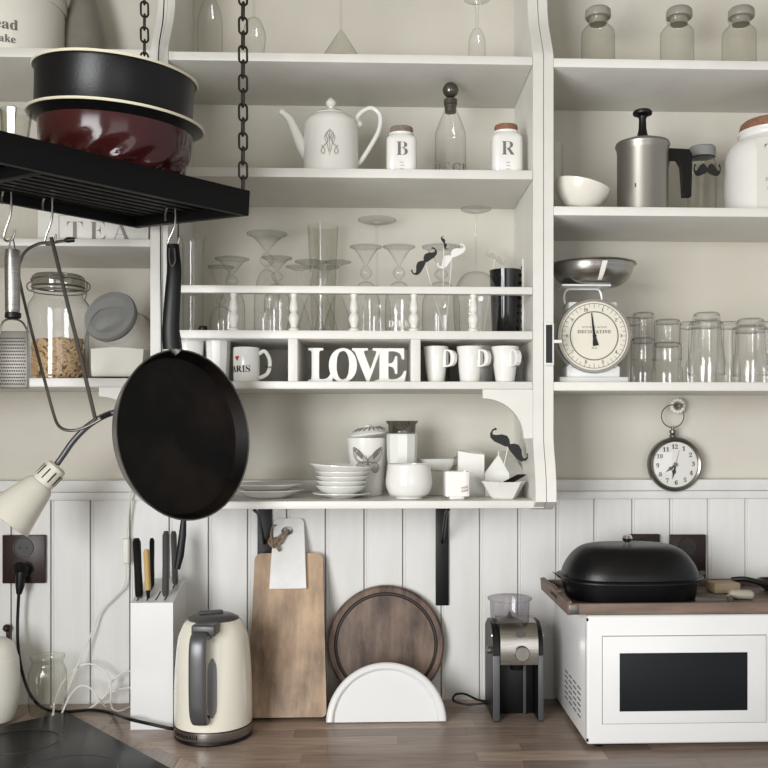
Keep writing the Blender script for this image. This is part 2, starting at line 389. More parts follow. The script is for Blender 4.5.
bracket(xr-.0005, -1, cu, S4b-.0003); bracket(xl+.0005, 1, cu, S4b-.0003)
ps = MB().rbox(xr-.004, xr-.0005, 2.05, 2.075, S3+.0005, zf(258, Y=2.05), .001); pso = put('peg_strip', ps, PORC2, cu)
pm = MB()
for i in range(9): pm.box(xr-.0048, xr-.0038, 2.058, 2.066, S3+.015+i*.017, S3+.021+i*.017)
o = build('slots', pm, PRINTK, pso)
def iron(px, py1, x_w=13):
    k = K(px, 2.1); c = P(px, 520, YB).x; m = MB()
    m.rbox(c-x_w*k/2, c+x_w*k/2, YB-.007, YB-.0005, P(px, py1, YB).z, S5b-.004, .001)
    m.rbox(c-x_w*k/2, c+x_w*k/2, 1.99, YB-.0005, S5b-.0045, S5b-.0005, .001)
    m.tube([(c, 2.0, S5b-.008), (c, 2.06, S5b-.02), (c, YB-.01, S5b-.1)], .004, 6)
    for z in (.02, .12): m.lathe([(.004, 0), (.004, .002), (0, .003)], 8, M=Matrix.Translation((c, YB-.007, S5b-z)) @ Matrix.Rotation(pi/2, 4, 'X'))
    put('iron_bracket', m, IRON, cu)
iron(265, 605, 15); iron(442, 605, 13.5)
# left unit
xa, xb = P(150.5, 300, YF).x, P(160, 300, YF).x
L1, L1b, L2, L2b, L3, L3b = zf(48, 50), zf(57.5, 50), zf(238.5, 50), zf(246, 50), zf(378, 80), zf(387, 80)
lu = thing('wall_shelf_unit', 'white shelf unit at the left behind the hanging rack', 'shelf unit', (-1.0, YW, L3b))
put('side_panel', panel(xa, xb, low=False), WOODW, lu, 30); put('side_panel', panel(XL+.004, XL+.024, low=False), WOODW, lu, 30)
for a, b in ((L1, L1b), (L2, L2b), (L3, L3b)): put('shelf', MB().rbox(XL+.0245, xa-.0005, YF, YW-.001, b, a, .0015), WOODW, lu)
bracket(xa-.0005, -1, lu, L3b-.0003)
o = build('thin_cable', MB().tube(cr([P(164.5, -12, 1.9), P(163, 20, 1.905), P(158.5, 54, 1.92), P(159.5, 120, 1.928), P(160.5, 240, 1.929), P(161.5, 345, 1.929), P(161, 400, 1.929)], 6), .0012, 6), BLK)
tag(o, 'thin dark cable running down the joint between the left and middle shelf units', 'cable')
# right unit
xc = xr+11.0*TP; xd = xc+9.5*TP
R1, R1b, R2, R2b, R3, R3b = zf(59.4, 650), zf(68.3, 650), zf(207, 650), zf(216, 650), zf(382, 650), zf(390.8, 650)
ru = thing('wall_shelf_unit', 'white shelf unit at the right holding scales and stacked glasses', 'shelf unit', (1.0, YW, R3b))
put('side_panel', panel(xc, xd), WOODW, ru, 30); put('side_panel', panel(1.16, 1.18, low=False), WOODW, ru, 30)
for a, b in ((R1, R1b), (R2, R2b), (R3, R3b)): put('shelf', MB().rbox(xd+.0005, 1.1595, YF, YW-.001, b, a, .0015), WOODW, ru)

# ---------------------------------------------------------------- glassware and crockery helpers
def turned(name, label, cat, px, top, Y, z, prof, m, group=None, n=28, part=None, H=None, fn=None, extra=None, ang=38, smk=4):
    """prof = [(radius px, height fraction)] from the base up; single turned body as the thing itself"""
    k = K(px, Y); H = H or P(px, top, Y).z-z; x = P(px, 0, Y).x
    mb = MB().lathe([(r*k, h*H) for r, h in (sm(prof, smk) if smk else prof)], n, fn=fn)
    o = build(name, mb, m, loc=(x, Y, z+.0004), ang=ang); tag(o, label, cat, group); return o, k, H
def wineglass(px, top, Y, z, rf, rb, stem, label, knob=False, cone=False, group='stemware standing upside down behind the rail', rstem=1.3, m=None, bowlmax=None):
    """upside-down stemmed glass: rim on the shelf, foot on top; stem = (fraction where bowl ends, fraction where stem ends)"""
    k = K(px, Y); H = P(px, top, Y).z-z; x = P(px, 0, Y).x; s0, s1 = stem; m = m or GLASS
    t = thing('wine_glass', label, 'glass', (x, Y, z+.0004), group=group)
    bm_ = bowlmax or rb
    bowl = [(rb, 0), (bm_, s0*.45), (bm_*.93, s0*.7), (bm_*.55, s0*.94), (rstem, s0)]
    if cone: bowl = [(rb*1.12, 0), (rb, s0*.25), (rb*.72, s0*.55), (rb*.3, s0*.88), (rstem, s0)]
    mb = MB().lathe([(r*k, h*H) for r, h in sm(bowl, 5)], 26); ring(mb, rb*k, .0008, .001, 26); build('bowl', mb, m, t)
    if knob:
        c = (s0+s1)/2; d = (s1-s0)/2
        sp = [(rstem*1.5, s0)]+[(rstem+(rf*.30)*sin(pi*i/8), s0+d*.2+(d*1.6)*i/8) for i in range(9)]+[(rstem*1.6, s1), (rf*.45, s1+(1-s1)*.5), (rf*.8, .985), (rf, .99), (rf, 1.0), (0, 1.0)]
    else: sp = [(rstem, s0), (rstem*.8, (s0+s1)/2), (rstem, s1-.02), (rf*.3, s1+(1-s1)*.5), (rf*.9, .985), (rf, .99), (rf, 1.0), (0, 1.0)]
    mb = MB().lathe([(r*k, h*H) for r, h in sp], 26); ring(mb, rf*k, .0007, H, 26); build('stem_and_foot', mb, m, t)
    return t, k, H

# ---------------------------------------------------------------- top shelves
g1 = 'upside-down glasses along the top shelf'
wineglass(210, -40, 1.985, S1, 9, 12.5, (.62, .8), 'ribbed conical glass upside down on the top shelf beside the chain', group=g1, rstem=3.2)
wineglass(254, -60, 1.985, S1, 12, 8.5, (.36, .93), 'narrow tulip wine glass upside down on the top shelf', group=g1, bowlmax=11.5)
k_ = K(341, 1.985); t = thing('wine_glass', 'wide conical martini glass upside down on the top shelf', 'glass', P(341, 0, 1.985)*1, group=g1); t.location.z = S1+.0004
H_ = P(341, 30, 1.985).z-S1
mb = MB().lathe([(22*k_, 0), (1.2*k_, H_)], 28); ring(mb, 22*k_, .0009, .001); build('bowl', mb, GLASS2, t)
build('stem_and_foot', MB().lathe([(1.2*k_, H_), (1*k_, H_+.07), (2*k_, H_+.085), (15*k_, H_+.089), (15*k_, H_+.09), (0, H_+.09)], 28), GLASS, t)
wineglass(477, -1, 1.985, S1, 13, 8.5, (.55, .9), 'slender flute upside down on the top shelf above the cork jar marked R', group=g1, rstem=1.8)
gj = 'stoppered apothecary jars on the top right shelf'
for px, dx, lb in ((598, 0, 'stoppered clear glass jar on the top right shelf, nearest the side panel'), (677, 2, 'stoppered clear glass jar in the middle of the top right shelf'), (739, 2, 'stoppered clear glass jar furthest along the top right shelf')):
    Y = 2.04; k = K(px, Y); z = R1; H = P(px, 20, Y).z-z
    t = thing('apothecary_jar', lb, 'jar', (P(px, 0, Y).x, Y, z+.0004), group=gj)
    build('jar_body', MB().lathe([(r*k, h*H) for r, h in sm([(0, 0), (15.5, 0.001), (16.5, .06), (16.5, .7), (15.5, .8), (12, .87), (9.8, .91), (9.6, .98), (11, 1.0), (11, 1.02)], 4)], 28), GLASS2, t)
    build('stopper', MB().lathe([(0, H*.92), (8.4*k, H*.92), (9*k, H*1.02), (12.5*k, H*1.03), (13*k, H*1.06), (12.6*k, H*1.15), (11*k, H*1.18), (0, H*1.18)], 28, M=Matrix.Rotation(radians(dx), 4, 'Y')), mat('ground_glass_stopper', (150, 147, 136), .3), t)
# hat-box tin and grey bottle on the left
Y = 2.065; k = K(20, Y); t = thing('round_box', 'large round pale tin with grey script on the top left shelf', 'box', (P(8, 0, Y).x, Y, L1+.0004))
Hb = P(8, 6, Y).z-L1
build('box_body', MB().lathe([(0, 0), (53*k, 0), (54*k, .003), (54*k, Hb), (0, Hb)], 48), PORC2, t)
build('lid', MB().lathe([(54.5*k, Hb-.012), (56*k, Hb-.012), (56*k, Hb+.02), (54*k, Hb+.026), (0, Hb+.028)], 48), PORC2, t)
tx = wrap(text('Bread', .021, ser=True), 54.3*k, .20, .045)
build('lettering', tx, PRINT, t)
tx = wrap(text('& Cake', .016, ser=True), 54.3*k, .20, .018); build('lettering', tx, PRINT, t)
turned('grey_bottle', 'tall grey tapering bottle beside the round tin, above the cake tins', 'bottle', 84, -50, 2.125, L1, [(0, 0), (21, 0.001), (23, .05), (22.5, .25), (19, .42), (13, .6), (7, .75), (5, .85), (5, .97), (6.5, 1)], CONCR)

# ---------------------------------------------------------------- teapot shelf
Y = 2.02; px = 331; k = K(px, Y); z = S2; x = P(px, 0, Y).x; base = 168.7+3.3
def hh(py): return P(331, py, Y).z-z
t = thing('teapot', 'white porcelain teapot with grey monogram on the second shelf', 'teapot', (x, Y, z+.0004))
H = hh(120)
build('body', MB().lathe([(r*k, h*H) for r, h in sm([(0, 0), (25.5, 0.001), (27.3, .04), (27.6, .3), (27, .8), (26, .94), (22, 1.02), (18, 1.05)], 4)], 36), PORC, t)
build('lid', MB().lathe([(18.5*k, H*1.04), (18*k, H*1.07), (12*k, H*1.13), (5*k, H*1.16), (2.5*k, H*1.18)]+[(k*(.8+4.6*sin(pi*i/7)), H*(1.18+.19*i/7)) for i in range(1, 8)]+[(0, H*1.385)], 28), PORC, t)
def L3p(px_, py_, dy=0): return Vector(((px_-px)*k, dy, hh(py_)))
build('spout', MB().tube(cr([L3p(312, 160), L3p(304, 150), L3p(297, 135), L3p(290, 120), L3p(281, 112)], 5), [.016-.0085*min(1, i/18) for i in range(21)], 14), PORC, t)
build('handle', MB().tube(cr([L3p(359, 124), L3p(357, 118), L3p(363, 111), L3p(372, 108), L3p(380, 115), L3p(379, 130), L3p(370, 147), L3p(360, 162), L3p(355, 165)], 5), .0052, 10).sphere(L3p(359, 124), .008), PORC, t)
mono = MB(); RR = 27.7*k
def onc(a, h): return (RR+.0006)*sin(a), -(RR+.0006)*cos(a), h
for s in (-1, 1):
    crv = cr([(0, 0, .075), (s*.008, 0, .066), (s*.004, 0, .052), (s*.014, 0, .04), (s*.018, 0, .03), (s*.012, 0, .026), (s*.010, 0, .034), (s*.017, 0, .044)], 5)
    mono.tube([onc(p.x/RR, p.z+.012) for p in crv], .0009, 6)
    crv = cr([(s*.002, 0, .03), (s*.006, 0, .048), (s*.011, 0, .06), (s*.005, 0, .068), (s*.001, 0, .056)], 5)
    mono.tube([onc(p.x/RR, p.z+.012) for p in crv], .0007, 6)
mono.tube([onc(0, .035), onc(0, .09)], .0006, 6)
build('monogram', mono, DUSK, t)
def letterjar(px, x0, x1, top, letter, corkm, label, z=S2, Y=2.0):
    k = K(px, Y); H = P(px, top+9, Y).z-z; w = (x1-x0)/2*k
    t = thing('storage_jar', label, 'jar', (P(px, 0, Y).x, Y, z+.0004), group='small white lettered jars on the teapot shelf')
    m = MB(); se = lambda a, zz: (abs(cos(a))**5+abs(sin(a))**5)**(-1/5) if zz < H*.86 else 1+((abs(cos(a))**5+abs(sin(a))**5)**(-1/5)-1)*max(0, (1-zz/H)/.14)
    m.lathe([(0, 0), (w*.96, 0), (w, .003), (w, H*.8), (w*.97, H*.86), (w*.85, H*.93), (w*.8, H*.95), (w*.8, H*.98), (w*.84, H), (0, H)], 40, fn=se); build('jar_body', m, PORC, t)
    build('cork', MB().lathe([(w*.74, H), (w*.76, H+.010), (w*.72, H+.014), (0, H+.015)], 28), corkm, t)
    build('lettering', shift(text(letter, .028, bold=-.012), 0, -w-.0006, H*.42), PRINT, t)
    for i, ww in enumerate((.010, .014, .012)): build('lettering', shift(text(('black', 'coffee', 'beans')[i], .0028, ser=False), 0, -w-.0002, H*.24-i*.007), DUSK, t)
letterjar(401.5, 386.5, 417, 126, 'B', CORKG, 'small white jar marked B with a greyish cork beside the teapot')
letterjar(506, 490.5, 521.5, 124, 'R', CORK, 'small white jar marked R with a reddish cork near the side panel')
Y = 2.03; px = 450.5; k = K(px, Y); z = S2; hb = lambda p: P(px, p, Y).z-z
t = thing('glass_bottle', 'clear glass bottle with a big ball stopper between the lettered jars', 'bottle', (P(px, 0, Y).x, Y, z+.0004))
build('bottle_body', MB().lathe([(r*k, h) for r, h in sm([(0, 0), (14.5, .0005), (15.5, .006), (15.5, hb(138)), (14, hb(130)), (10, hb(119)), (6.6, hb(111)), (6.2, hb(104))], 4)], 28), GLASS, t)
build('stopper', MB().lathe([(0, hb(113)), (5.6*k, hb(113)), (5.8*k, hb(106)), (6.8*k, hb(105)), (6.8*k, hb(100)), (4*k, hb(98.5))], 24).sphere((0, 0, hb(90.5)), 8*k), mat('pewter_stopper', (96, 92, 84), .22, metal=.7), t)
for ch, a in (('H', -1.05), ('E', -.42), ('G', .35), ('U', 1.05)):
    build('lettering', wrap(text(ch, .022), 15.5*k, a, .01), PRINT, t)

# ---------------------------------------------------------------- frother shelf (right)
Y = 2.02; z = R2; px = 642.5; k = K(px, Y)*.97; hb = lambda p: P(px, p+3, Y).z-z
t = thing('milk_frother_jug', 'satin aluminium milk frother jug with black plunger and black handle', 'jug', (P(px, 0, Y).x, Y, z+.0004))
build('body', MB().lathe([(r*k, h) for r, h in [(0, 0), (25, 0), (25.8, .002), (26, hb(150)), (26.8, hb(146)), (27.8, hb(144)), (27.8, hb(143)), (0, hb(143))]], 36), ALU, t)
build('lid', MB().lathe([(27.5*k, hb(143)), (27*k, hb(141)), (17*k, hb(137.5)), (7*k, hb(135.5)), (0, hb(135))], 36), ALU, t)
build('plunger', MB().lathe([(7*k, hb(135.5)), (5.2*k, hb(132)), (4*k, hb(126)), (3.6*k, hb(117)), (4.6*k, hb(114)), (9.5*k, hb(112)), (10*k, hb(110)), (8.5*k, hb(108)), (0, hb(107.2))], 24), BLK, t)
def J(a, b): return ((a-px)*k, 0, hb(b))
pts = [(666, 146), (690, 147), (693, 152), (692.5, 178), (692, 194), (684, 194), (683, 178), (682, 164), (678, 157), (670, 157), (668.5, 166), (665, 164)]
build('handle', MB().prism([((a-px)*k, hb(b)) for a, b in pts], -.009, .009, 'xz'), BLK, t)
build('badge', wrap(MB().box(-.0012, .0012, -.0004, 0, -.004, .004), 26*k, -.55, .055), PRINTK, t)
Y = 2.10; k = K(560, Y)
turned('tall_glass', 'tall clear glass behind the tipped white bowl', 'glass', 556.5, 144, 2.12, R2, [(0, 0), (6.5, 0), (6.5, .98), (7, 1)], GLASS, smk=0)
Y = 2.0; px = 577; k = K(px, Y)*.92
Mb = Matrix.Translation((P(px, 0, Y).x, Y, R2+.0105)) @ Matrix.Rotation(radians(14), 4, 'Y')
bw = build('bowl', MB().lathe([(0, 0), (11*k, 0), (13*k, .002), (23*k, .016), (29*k, .034), (31*k, .050), (30*k, .050), (28*k, .036), (21*k, .018), (0, .006)], 36), PORC2); bw.matrix_world = Mb
tag(bw, 'small white bowl tipped on its side beside the frother jug', 'bowl')
Y = 2.08; px = 702; k = K(px, Y); z = R2; hb = lambda p: P(px, p, Y).z-z
t = thing('glass_jar', 'clear glass jar wearing a black moustache behind the jug handle', 'jar', (P(px, 0, Y).x, Y, z+.0004))
build('jar_body', MB().lathe([(r*k, h) for r, h in sm([(0, 0), (13, .0004), (14, .005), (14, hb(172)), (13, hb(163)), (11.5, hb(158)), (11.5, hb(154))], 4)], 28), GLASS2, t)
build('lid', MB().lathe([(12.8*k, hb(158)), (13.2*k, hb(157)), (13.2*k, hb(149)), (12*k, hb(147.5)), (0, hb(147))], 28), LID, t)
build('moustache', moustache(27*k, .002, Matrix.Translation((0, -14.8*k, hb(175))), v=1.9), PRINTK, t)
Y = 2.06; px = 771; k = K(px, Y)*.97; z = R2; hb = lambda p: P(px, p+6, Y).z-z
t = thing('storage_jar', 'large white ceramic jar with a broad cork lid at the right edge', 'jar', (P(px, 0, Y).x, Y, z+.0004))
build('jar_body', MB().lathe([(r*k, h) for r, h in sm([(0, 0), (44, .001), (46, .006), (46, hb(165)), (45, hb(152)), (40, hb(141)), (32, hb(135)), (31, hb(132)), (33, hb(129)), (33, hb(127)), (30, hb(127))], 4)], 44), PORC, t)
build('cork_lid', MB().lathe([(30*k, hb(129)), (31.5*k, hb(125)), (30*k, hb(119)), (27*k, hb(116.5)), (0, hb(116))], 40), CORK, t)
lb_ = wrap(MB().add([(-.055+.011*i, 0, h) for i in range(11) for h in (0, hb(146))], [(2*i, 2*i+2, 2*i+3, 2*i+1) for i in range(10)]), 47*k, -.14, .006); build('paper_label', lb_, mat('label_paper', (206, 203, 196), .7), t)
build('lettering', wrap(text('T', .030, bold=-.01), 47.4*k, -.40, hb(164)), PRINT, t)
build('lettering', wrap(text('finest', .008), 47.4*k, -.38, hb(186)), DUSK, t); build('lettering', wrap(text('blend', .006), 47.4*k, -.38, hb(194)), DUSK, t)

# ---------------------------------------------------------------- glass rail shelf
turned('tall_glass', 'tall cylindrical glass with a flared rim beside the frying pan handle', 'glass', 193, 237, 2.04, S3, [(0, 0), (9.5, 0), (10, .03), (10.5, .93), (11.5, .97), (14, 1)], GLASS, smk=0)
wineglass(221, 267, 2.12, S3, 13, 11, (.45, .6), 'short goblet upside down, behind the first goblet of the rail', True)
wineglass(232, 259, 2.02, S3, 17, 13, (.62, .8), 'goblet upside down left of the first turned baluster', True)
wineglass(267, 234, 2.12, S3, 20, 13, (.66, .84), 'tallest broad-footed goblet upside down at the back of the rail', True)
wineglass(277, 258, 2.0, S3, 15, 13, (.66, .84), 'goblet upside down with a ball stem, in front of the tallest goblet', True)
wineglass(299, 267, 2.07, S3, 13, 12, (.58, .9), 'thin stemmed glass upside down just right of the second baluster', cone=True)
wineglass(311, 262, 2.005, S3, 16, 12, (.58, .9), 'thin stemmed glass with the widest foot, upside down', cone=True)
wineglass(326, 267, 2.08, S3, 13, 11, (.55, .9), 'thin stemmed glass upside down behind its two neighbours', cone=True)
wineglass(338, 262, 1.978, S3, 13, 13, (.58, .9), 'thin stemmed glass upside down just left of the third baluster', cone=True)
turned('tall_glass', 'tall flared glass standing behind the thin stemmed glasses', 'glass', 323, 226, 2.163, S3, [(0, 0), (10.5, 0), (11, .04), (13.5, .7), (15.5, 1)], GLASS2, smk=0)
wineglass(366, 247, 2.0, S3, 16, 14, (.6, .8), 'ball-stemmed beer goblet upside down right of the third baluster', True, bowlmax=14)
tg, kg, Hg = wineglass(399, 247, 2.0, S3, 16, 14, (.6, .8), 'ball-stemmed goblet with white lettering upside down left of the fourth baluster', True, bowlmax=14)
build('lettering', wrap(text('DIRK', .013), 14.2*kg, 0, .012), LETTERM, tg)
wineglass(377, 220, 2.14, S3, 19, 14, (.45, .96), 'tall thin-stemmed wine glass upside down at the back above the LOVE letters')
tg, kg, Hg = wineglass(441, 247, 2.10, S3, 19, 19, (.62, .78), 'goblet hung with moustaches upside down behind the rail', True)
wineglass(476, 209, 2.0, S3, 15, 21, (.50, .96), 'largest wine glass upside down beside the black cup', bowlmax=23, rstem=1.1)
def hang_moustache(px, py, Y, w, rot, m, label, stick=None):
    k = K(px, Y); t = thing('paper_moustache', label, 'moustache', P(px, py, Y), group=None)
    R_ = Matrix.Rotation(radians(rot), 4, 'Y')
    build('cut_out', moustache(w*k, .002, R_), m, t)
    if stick: build('stick', MB().tube([(0, .003, 0), ((stick[0]-px)*k, .003, P(px, stick[1], Y).z-P(px, py, Y).z)], .0011, 6), CORDW, t)
    return t
hang_moustache(425, 262, 2.05, 34, -48, PRINTK, 'black paper moustache stuck on the goblet, tilted up to the right', (444, 330))
hang_moustache(452, 257, 2.055, 34, -40, LETTERM, 'white paper moustache curling on the right of the goblet', (446, 330))
hang_moustache(444, 243, 2.05, 14, 70, PRINTK, 'tiny black curl of moustache on top of the goblet foot', (443, 300))
hang_moustache(495, 258, 2.12, 22, 30, mat('grey_card', (172, 168, 158), .7), 'grey paper moustache on a stick behind the black cup', (484, 330))
turned('black_cup', 'glossy black glass tumbler at the end of the glass rail', 'glass', 506, 271, 2.085, S3, [(0, 0.0), (13, 0), (14, .03), (16.5, .97), (16.7, 1), (15.7, 1), (13, .06), (0, .05)], BGLASS, smk=0)
tb = build('bottle_cap', MB().lathe([(0, 0), (.0085, 0), (.0095, .004), (.008, .0115), (0, .012)], 16), BLK, loc=(P(203, 0, 1.97).x, 1.97, S3+.0003)); tag(tb, 'small black cap lying on the glass shelf beside the tall glass', 'cap')

# ---------------------------------------------------------------- pigeonholes
gm = 'mugs in the pigeonholes'
def mug(px, top, Y, r0, r1, label, facets=False, m=PORC, z=S4, group=None):
    k = K(px, Y); H = P(px, top, Y).z-z; t = thing('mug', label, 'mug', (P(px, 0, Y).x, Y, z+.0004), group=group)
    build('cup_body', MB().lathe([(r*k, h*H) for r, h in [(0, 0), (r0*.96, 0), (r0, .03), ((r0+r1)/2+.2, .5), (r1, .98), (r1-.3, 1), (r1-1.2, 1), ((r0+r1)/2-1, .5), (r0-1.5, .05), (0, .04)]], 10 if facets else 32), m, t, 20 if facets else 38)
    return t, k, H
mug(189, 340, 2.0, 12, 15, 'plain white cup mostly hidden behind the frying pan', group=gm)
mug(218, 341, 2.0, 10.5, 12.5, 'tall white faceted cup between the frying pan and the heart mug', True, group=gm)
t, k, H = mug(246.5, 348, 1.99, 13, 13.2, 'white mug with a red heart and black letters', group=gm)
hp = [(0, -.006), (.0045, 0), (.0052, .003), (.003, .0052), (0, .003), (-.003, .0052), (-.0052, .003), (-.0045, 0)]
build('heart', wrap(MB().prism(hp, -.0004, 0, 'xz'), 13.3*k, -.62, H*.68), RED, t)
build('lettering', wrap(text('PARIS', .0135, spacing=1.0), 13.3*k, -.58, H*.28), PRINTK, t)
hd = cr([(12.5, 0, .82), (18, 0, .9), (22.5, 0, .72), (23.5, 0, .5), (21, 0, .25), (13, 0, .12)], 5)
ho = build('handle', MB().tube([(p.x*k, -.004, p.z*H) for p in hd], .0042, 8), PORC, t)
build('lettering', shift(text('love', .006), 22.6*k, -.0085, H*.4), PRINTK, t)
# LOVE
t = thing('letter_sign', 'white wooden serif letters spelling LOVE joined in one piece', 'sign', P(357, 380, 1.99)); t.location.z = S4+.0004
k = K(357, 1.99)
for ch, a, b in (('L', 308.5, 334), ('O', 329, 357), ('V', 352, 383), ('E', 375, 406.5)):
    m = text(ch, P(357, 348.5, 1.99).z-S4, depth=.012, bold=.012)
    x0 = min(v[0] for v in m.v); x1 = max(v[0] for v in m.v); sc = (b-a)*k/(x1-x0)
    dy_ = {'L': 0, 'O': .0007, 'V': .0014, 'E': .0021}[ch]; m.v = [((v[0]-x0)*sc+(a-357)*k, v[1]+.006+dy_, v[2]) for v in m.v]; build('letter_'+{'L': 'l', 'O': 'o', 'V': 'v', 'E': 'e'}[ch], m, LETTERM, t, 30)
# D mugs
def dmug(px, top, Y, r0, r1, hx, label):
    t, k, H = mug(px, top, Y, r0, r1, label, group='white mugs with letter D handles')
    m = text('D', H*.48, depth=.010, bold=.012); x0 = min(v[0] for v in m.v); x1 = max(v[0] for v in m.v)
    m.v = [(v[0], v[1]+.0045, v[2]+H*.42) for v in m.v]
    a = hx; rr = (r1*.97)*k+(x1-x0)*.22
    # the letter stands radially out of the wall: rotate about z
    Mz = Matrix.Rotation(-a, 4, 'Z') @ Matrix.Translation((0, -rr+.002, 0)) @ Matrix.Rotation(-pi/2+a, 4, 'Z') @ Matrix.Identity(4)
    c = Vector((rr*sin(a), -rr*cos(a), 0))*.97; tw = a-pi/2
    Rz = Matrix.Translation(c) @ Matrix.Rotation(tw, 4, 'Z'); m.v = [tuple(Rz @ Vector(v)) for v in m.v]
    build('letter_d_handle', m, PORC, t, 30)
dmug(436, 347, 1.99, 8.5, 12.5, radians(52), 'white mug with a D-shaped handle, nearest the divider')
dmug(470, 347, 1.98, 10, 13.5, radians(47), 'white mug with a D-shaped handle in the middle of the three')
dmug(505, 347, 1.97, 9.5, 13.8, radians(27), 'white mug with a D-shaped handle facing forward, nearest the side panel')
mug(481, 344, 2.10, 11, 13, 'plain white mug standing behind the D handled mugs', group=gm)
cb = build('dark_tin', MB().rbox(-.012, .012, -.02, .02, 0, .055, .002), mat('grey_tin', (120, 117, 108), .5), loc=(P(454, 0, 2.12).x, 2.12, S4+.0004)); tag(cb, 'small dull grey tin behind the D handled mugs', 'tin')

# ---------------------------------------------------------------- bottom shelf of the middle unit
Y = 2.03; px = 268; k = K(px, Y)
def plate(name, r, h, foot, rim=.0025): return MB().lathe([(0, 0), (foot*.92, 0), (foot, .002), (r*.85, h*.7), (r, h), (r, h+rim*.5), (r*.97, h+rim*.5), (r*.83, h*.75+.002), (foot, .006), (0, .006)], 44)
z = S5+.0004
for i, (hgt, lb) in enumerate(((.017, 'white dinner plate at the bottom of the stack of two'), (.017, 'white dinner plate on top of the stack of two'))):
    o = build('plate', plate('', 35.5*k, hgt, 20*k), PORC, loc=(P(px-i*1, 0, Y).x, Y, z)); tag(o, lb, 'plate', 'stack of two white plates'); z += .0085+.004
Y = 2.02; px = 342; k = K(px, Y); z = S5+.0004
o = build('saucer', plate('', 29.5*k, .010, 13*k), PORC, loc=(P(px, 0, Y).x, Y, z)); tag(o, 'wide white saucer at the bottom of the bowl stack', 'saucer'); z += .0065
bowlp = lambda r, h: MB().lathe([(0, 0), (r*.55, 0), (r*.58, .003), (r*.85, h*.5), (r, h), (r, h+.0018), (r*.96, h+.0012), (r*.8, h*.5), (r*.5, .0045), (0, .0045)], 40)
for i, (rr, lb) in enumerate(((25, 'white bowl lowest in the stack, resting on the wide saucer'), (25.5, 'second white bowl up in the stack'), (26, 'third white bowl up in the stack'), (27, 'fourth white bowl up in the stack'))):
    o = build('bowl', bowlp(rr*k, .019), PORC, loc=(P(px+.6*i-1, 0, Y).x, Y, z)); tag(o, lb, 'bowl', 'stack of white bowls'); z += .0102
o = build('bowl', bowlp(31.5*k, .020), PORC, loc=(P(px-1, 0, Y).x, Y, z+.002)); o.rotation_euler = (0, radians(3), 0); tag(o, 'widest white bowl crowning the stack, slightly tilted', 'bowl', 'stack of white bowls')
# butterfly canister
Y = 2.1; px = 367; k = K(px, Y); z = S5; hb = lambda p: P(px, p, Y).z-z; H = hb(438)
t = thing('canister', 'white canister printed with a dark butterfly, lid tipped askew', 'canister', (P(px, 0, Y).x, Y, z+.0004))
build('canister_body', MB().lathe([(0, 0), (14.5*k, 0), (15.5*k, .003), (20*k, H), (19.2*k, H), (15*k, .01), (0, .008)], 36), PORC, t)
Ml = Matrix.Translation((2*k, 0, H+.0105)) @ Matrix.Rotation(radians(-6), 4, 'Y')
lo = build('lid', MB().lathe([(19.5*k, -.004), (20*k, -.001), (16*k, .007), (9*k, .013), (4*k, .015), (3*k, .019), (0, .021)], 32, M=Ml), PORC, t)
lm = MB()
for i in range(9):
    a = -pi/2+(-1.2+.3*i); lm.tube([Ml @ Vector((17*k*cos(a), 17*k*sin(a), .0062)), Ml @ Vector((11*k*cos(a+.15), 11*k*sin(a+.15), .0128))], .0012, 5)
build('lid_print', lm, PRINT, lo)
def bfl(sx): return [[(a*1.25, b*1.2) for a, b in w] for w in bfl_(sx)]
def bfl_(sx): return [[(0, .002), (sx*.006, .010), (sx*.014, .020), (sx*.024, .026), (sx*.026, .020), (sx*.024, .008), (sx*.017, -.001), (sx*.008, -.002)],
                     [(0, 0), (sx*.007, -.003), (sx*.016, -.003), (sx*.021, -.010), (sx*.018, -.019), (sx*.011, -.020), (sx*.004, -.010)]]
bf = MB(); bw_ = MB()
zc_ = hb(461); RR = 17.8*k
for s in (-1, 1):
    for wing in bfl(s):
        pts = cr([(a, 0, b) for a, b in wing], 3, True)
        q_ = MB().prism([(p.x*.97, p.z*.97) for p in pts], -.0004, 0, 'xz'); bw_.add(wrap(q_, RR, 0, zc_).v, q_.f)
        bf.tube([((RR+.0008)*sin(p.x/RR), -(RR+.0008)*cos(p.x/RR), p.z+zc_) for p in pts], .0008, 5, True)
    m = MB().prism([(s*.010, .013), (s*.019, .024), (s*.029, .030), (s*.031, .023), (s*.022, .0135), (s*.012, .004)], -.0005, 0, 'xz'); bf.add(wrap(m, RR+.0004, 0, zc_).v, m.f)
    for j in range(3): bf.tube([((RR+.0008)*sin(s*q/RR), -(RR+.0008)*cos(s*q/RR), zc_+w) for q, w in ((.001, -.001), (.010+.004*j, -.012+.006*j))], .0005, 5)
    bf.tube([((RR+.0008)*sin(s*q/RR), -(RR+.0008)*cos(s*q/RR), zc_+w) for q, w in ((.001, .006), (.004, .014))], .0004, 5)
m = MB().prism([(-.0015, .006), (.0015, .006), (.0018, 0), (.001, -.012), (-.001, -.012), (-.0018, 0)], -.001, 0, 'xz'); bf.add(wrap(m, RR, 0, zc_).v, m.f)
for mb_ in (bf, bw_):
    for i_, (vx, vy, vz) in enumerate(mb_.v):
        a_ = atan2(vx, -vy)+.05; r_ = sqrt(vx*vx+vy*vy); rn = (15.5+4.5*vz/H)*k+.0008+(r_-RR)*.4; mb_.v[i_] = (rn*sin(a_), -rn*cos(a_), vz)
build('wing_print', bw_, DUSK, t)
build('butterfly_print', bf, PRINT, t)
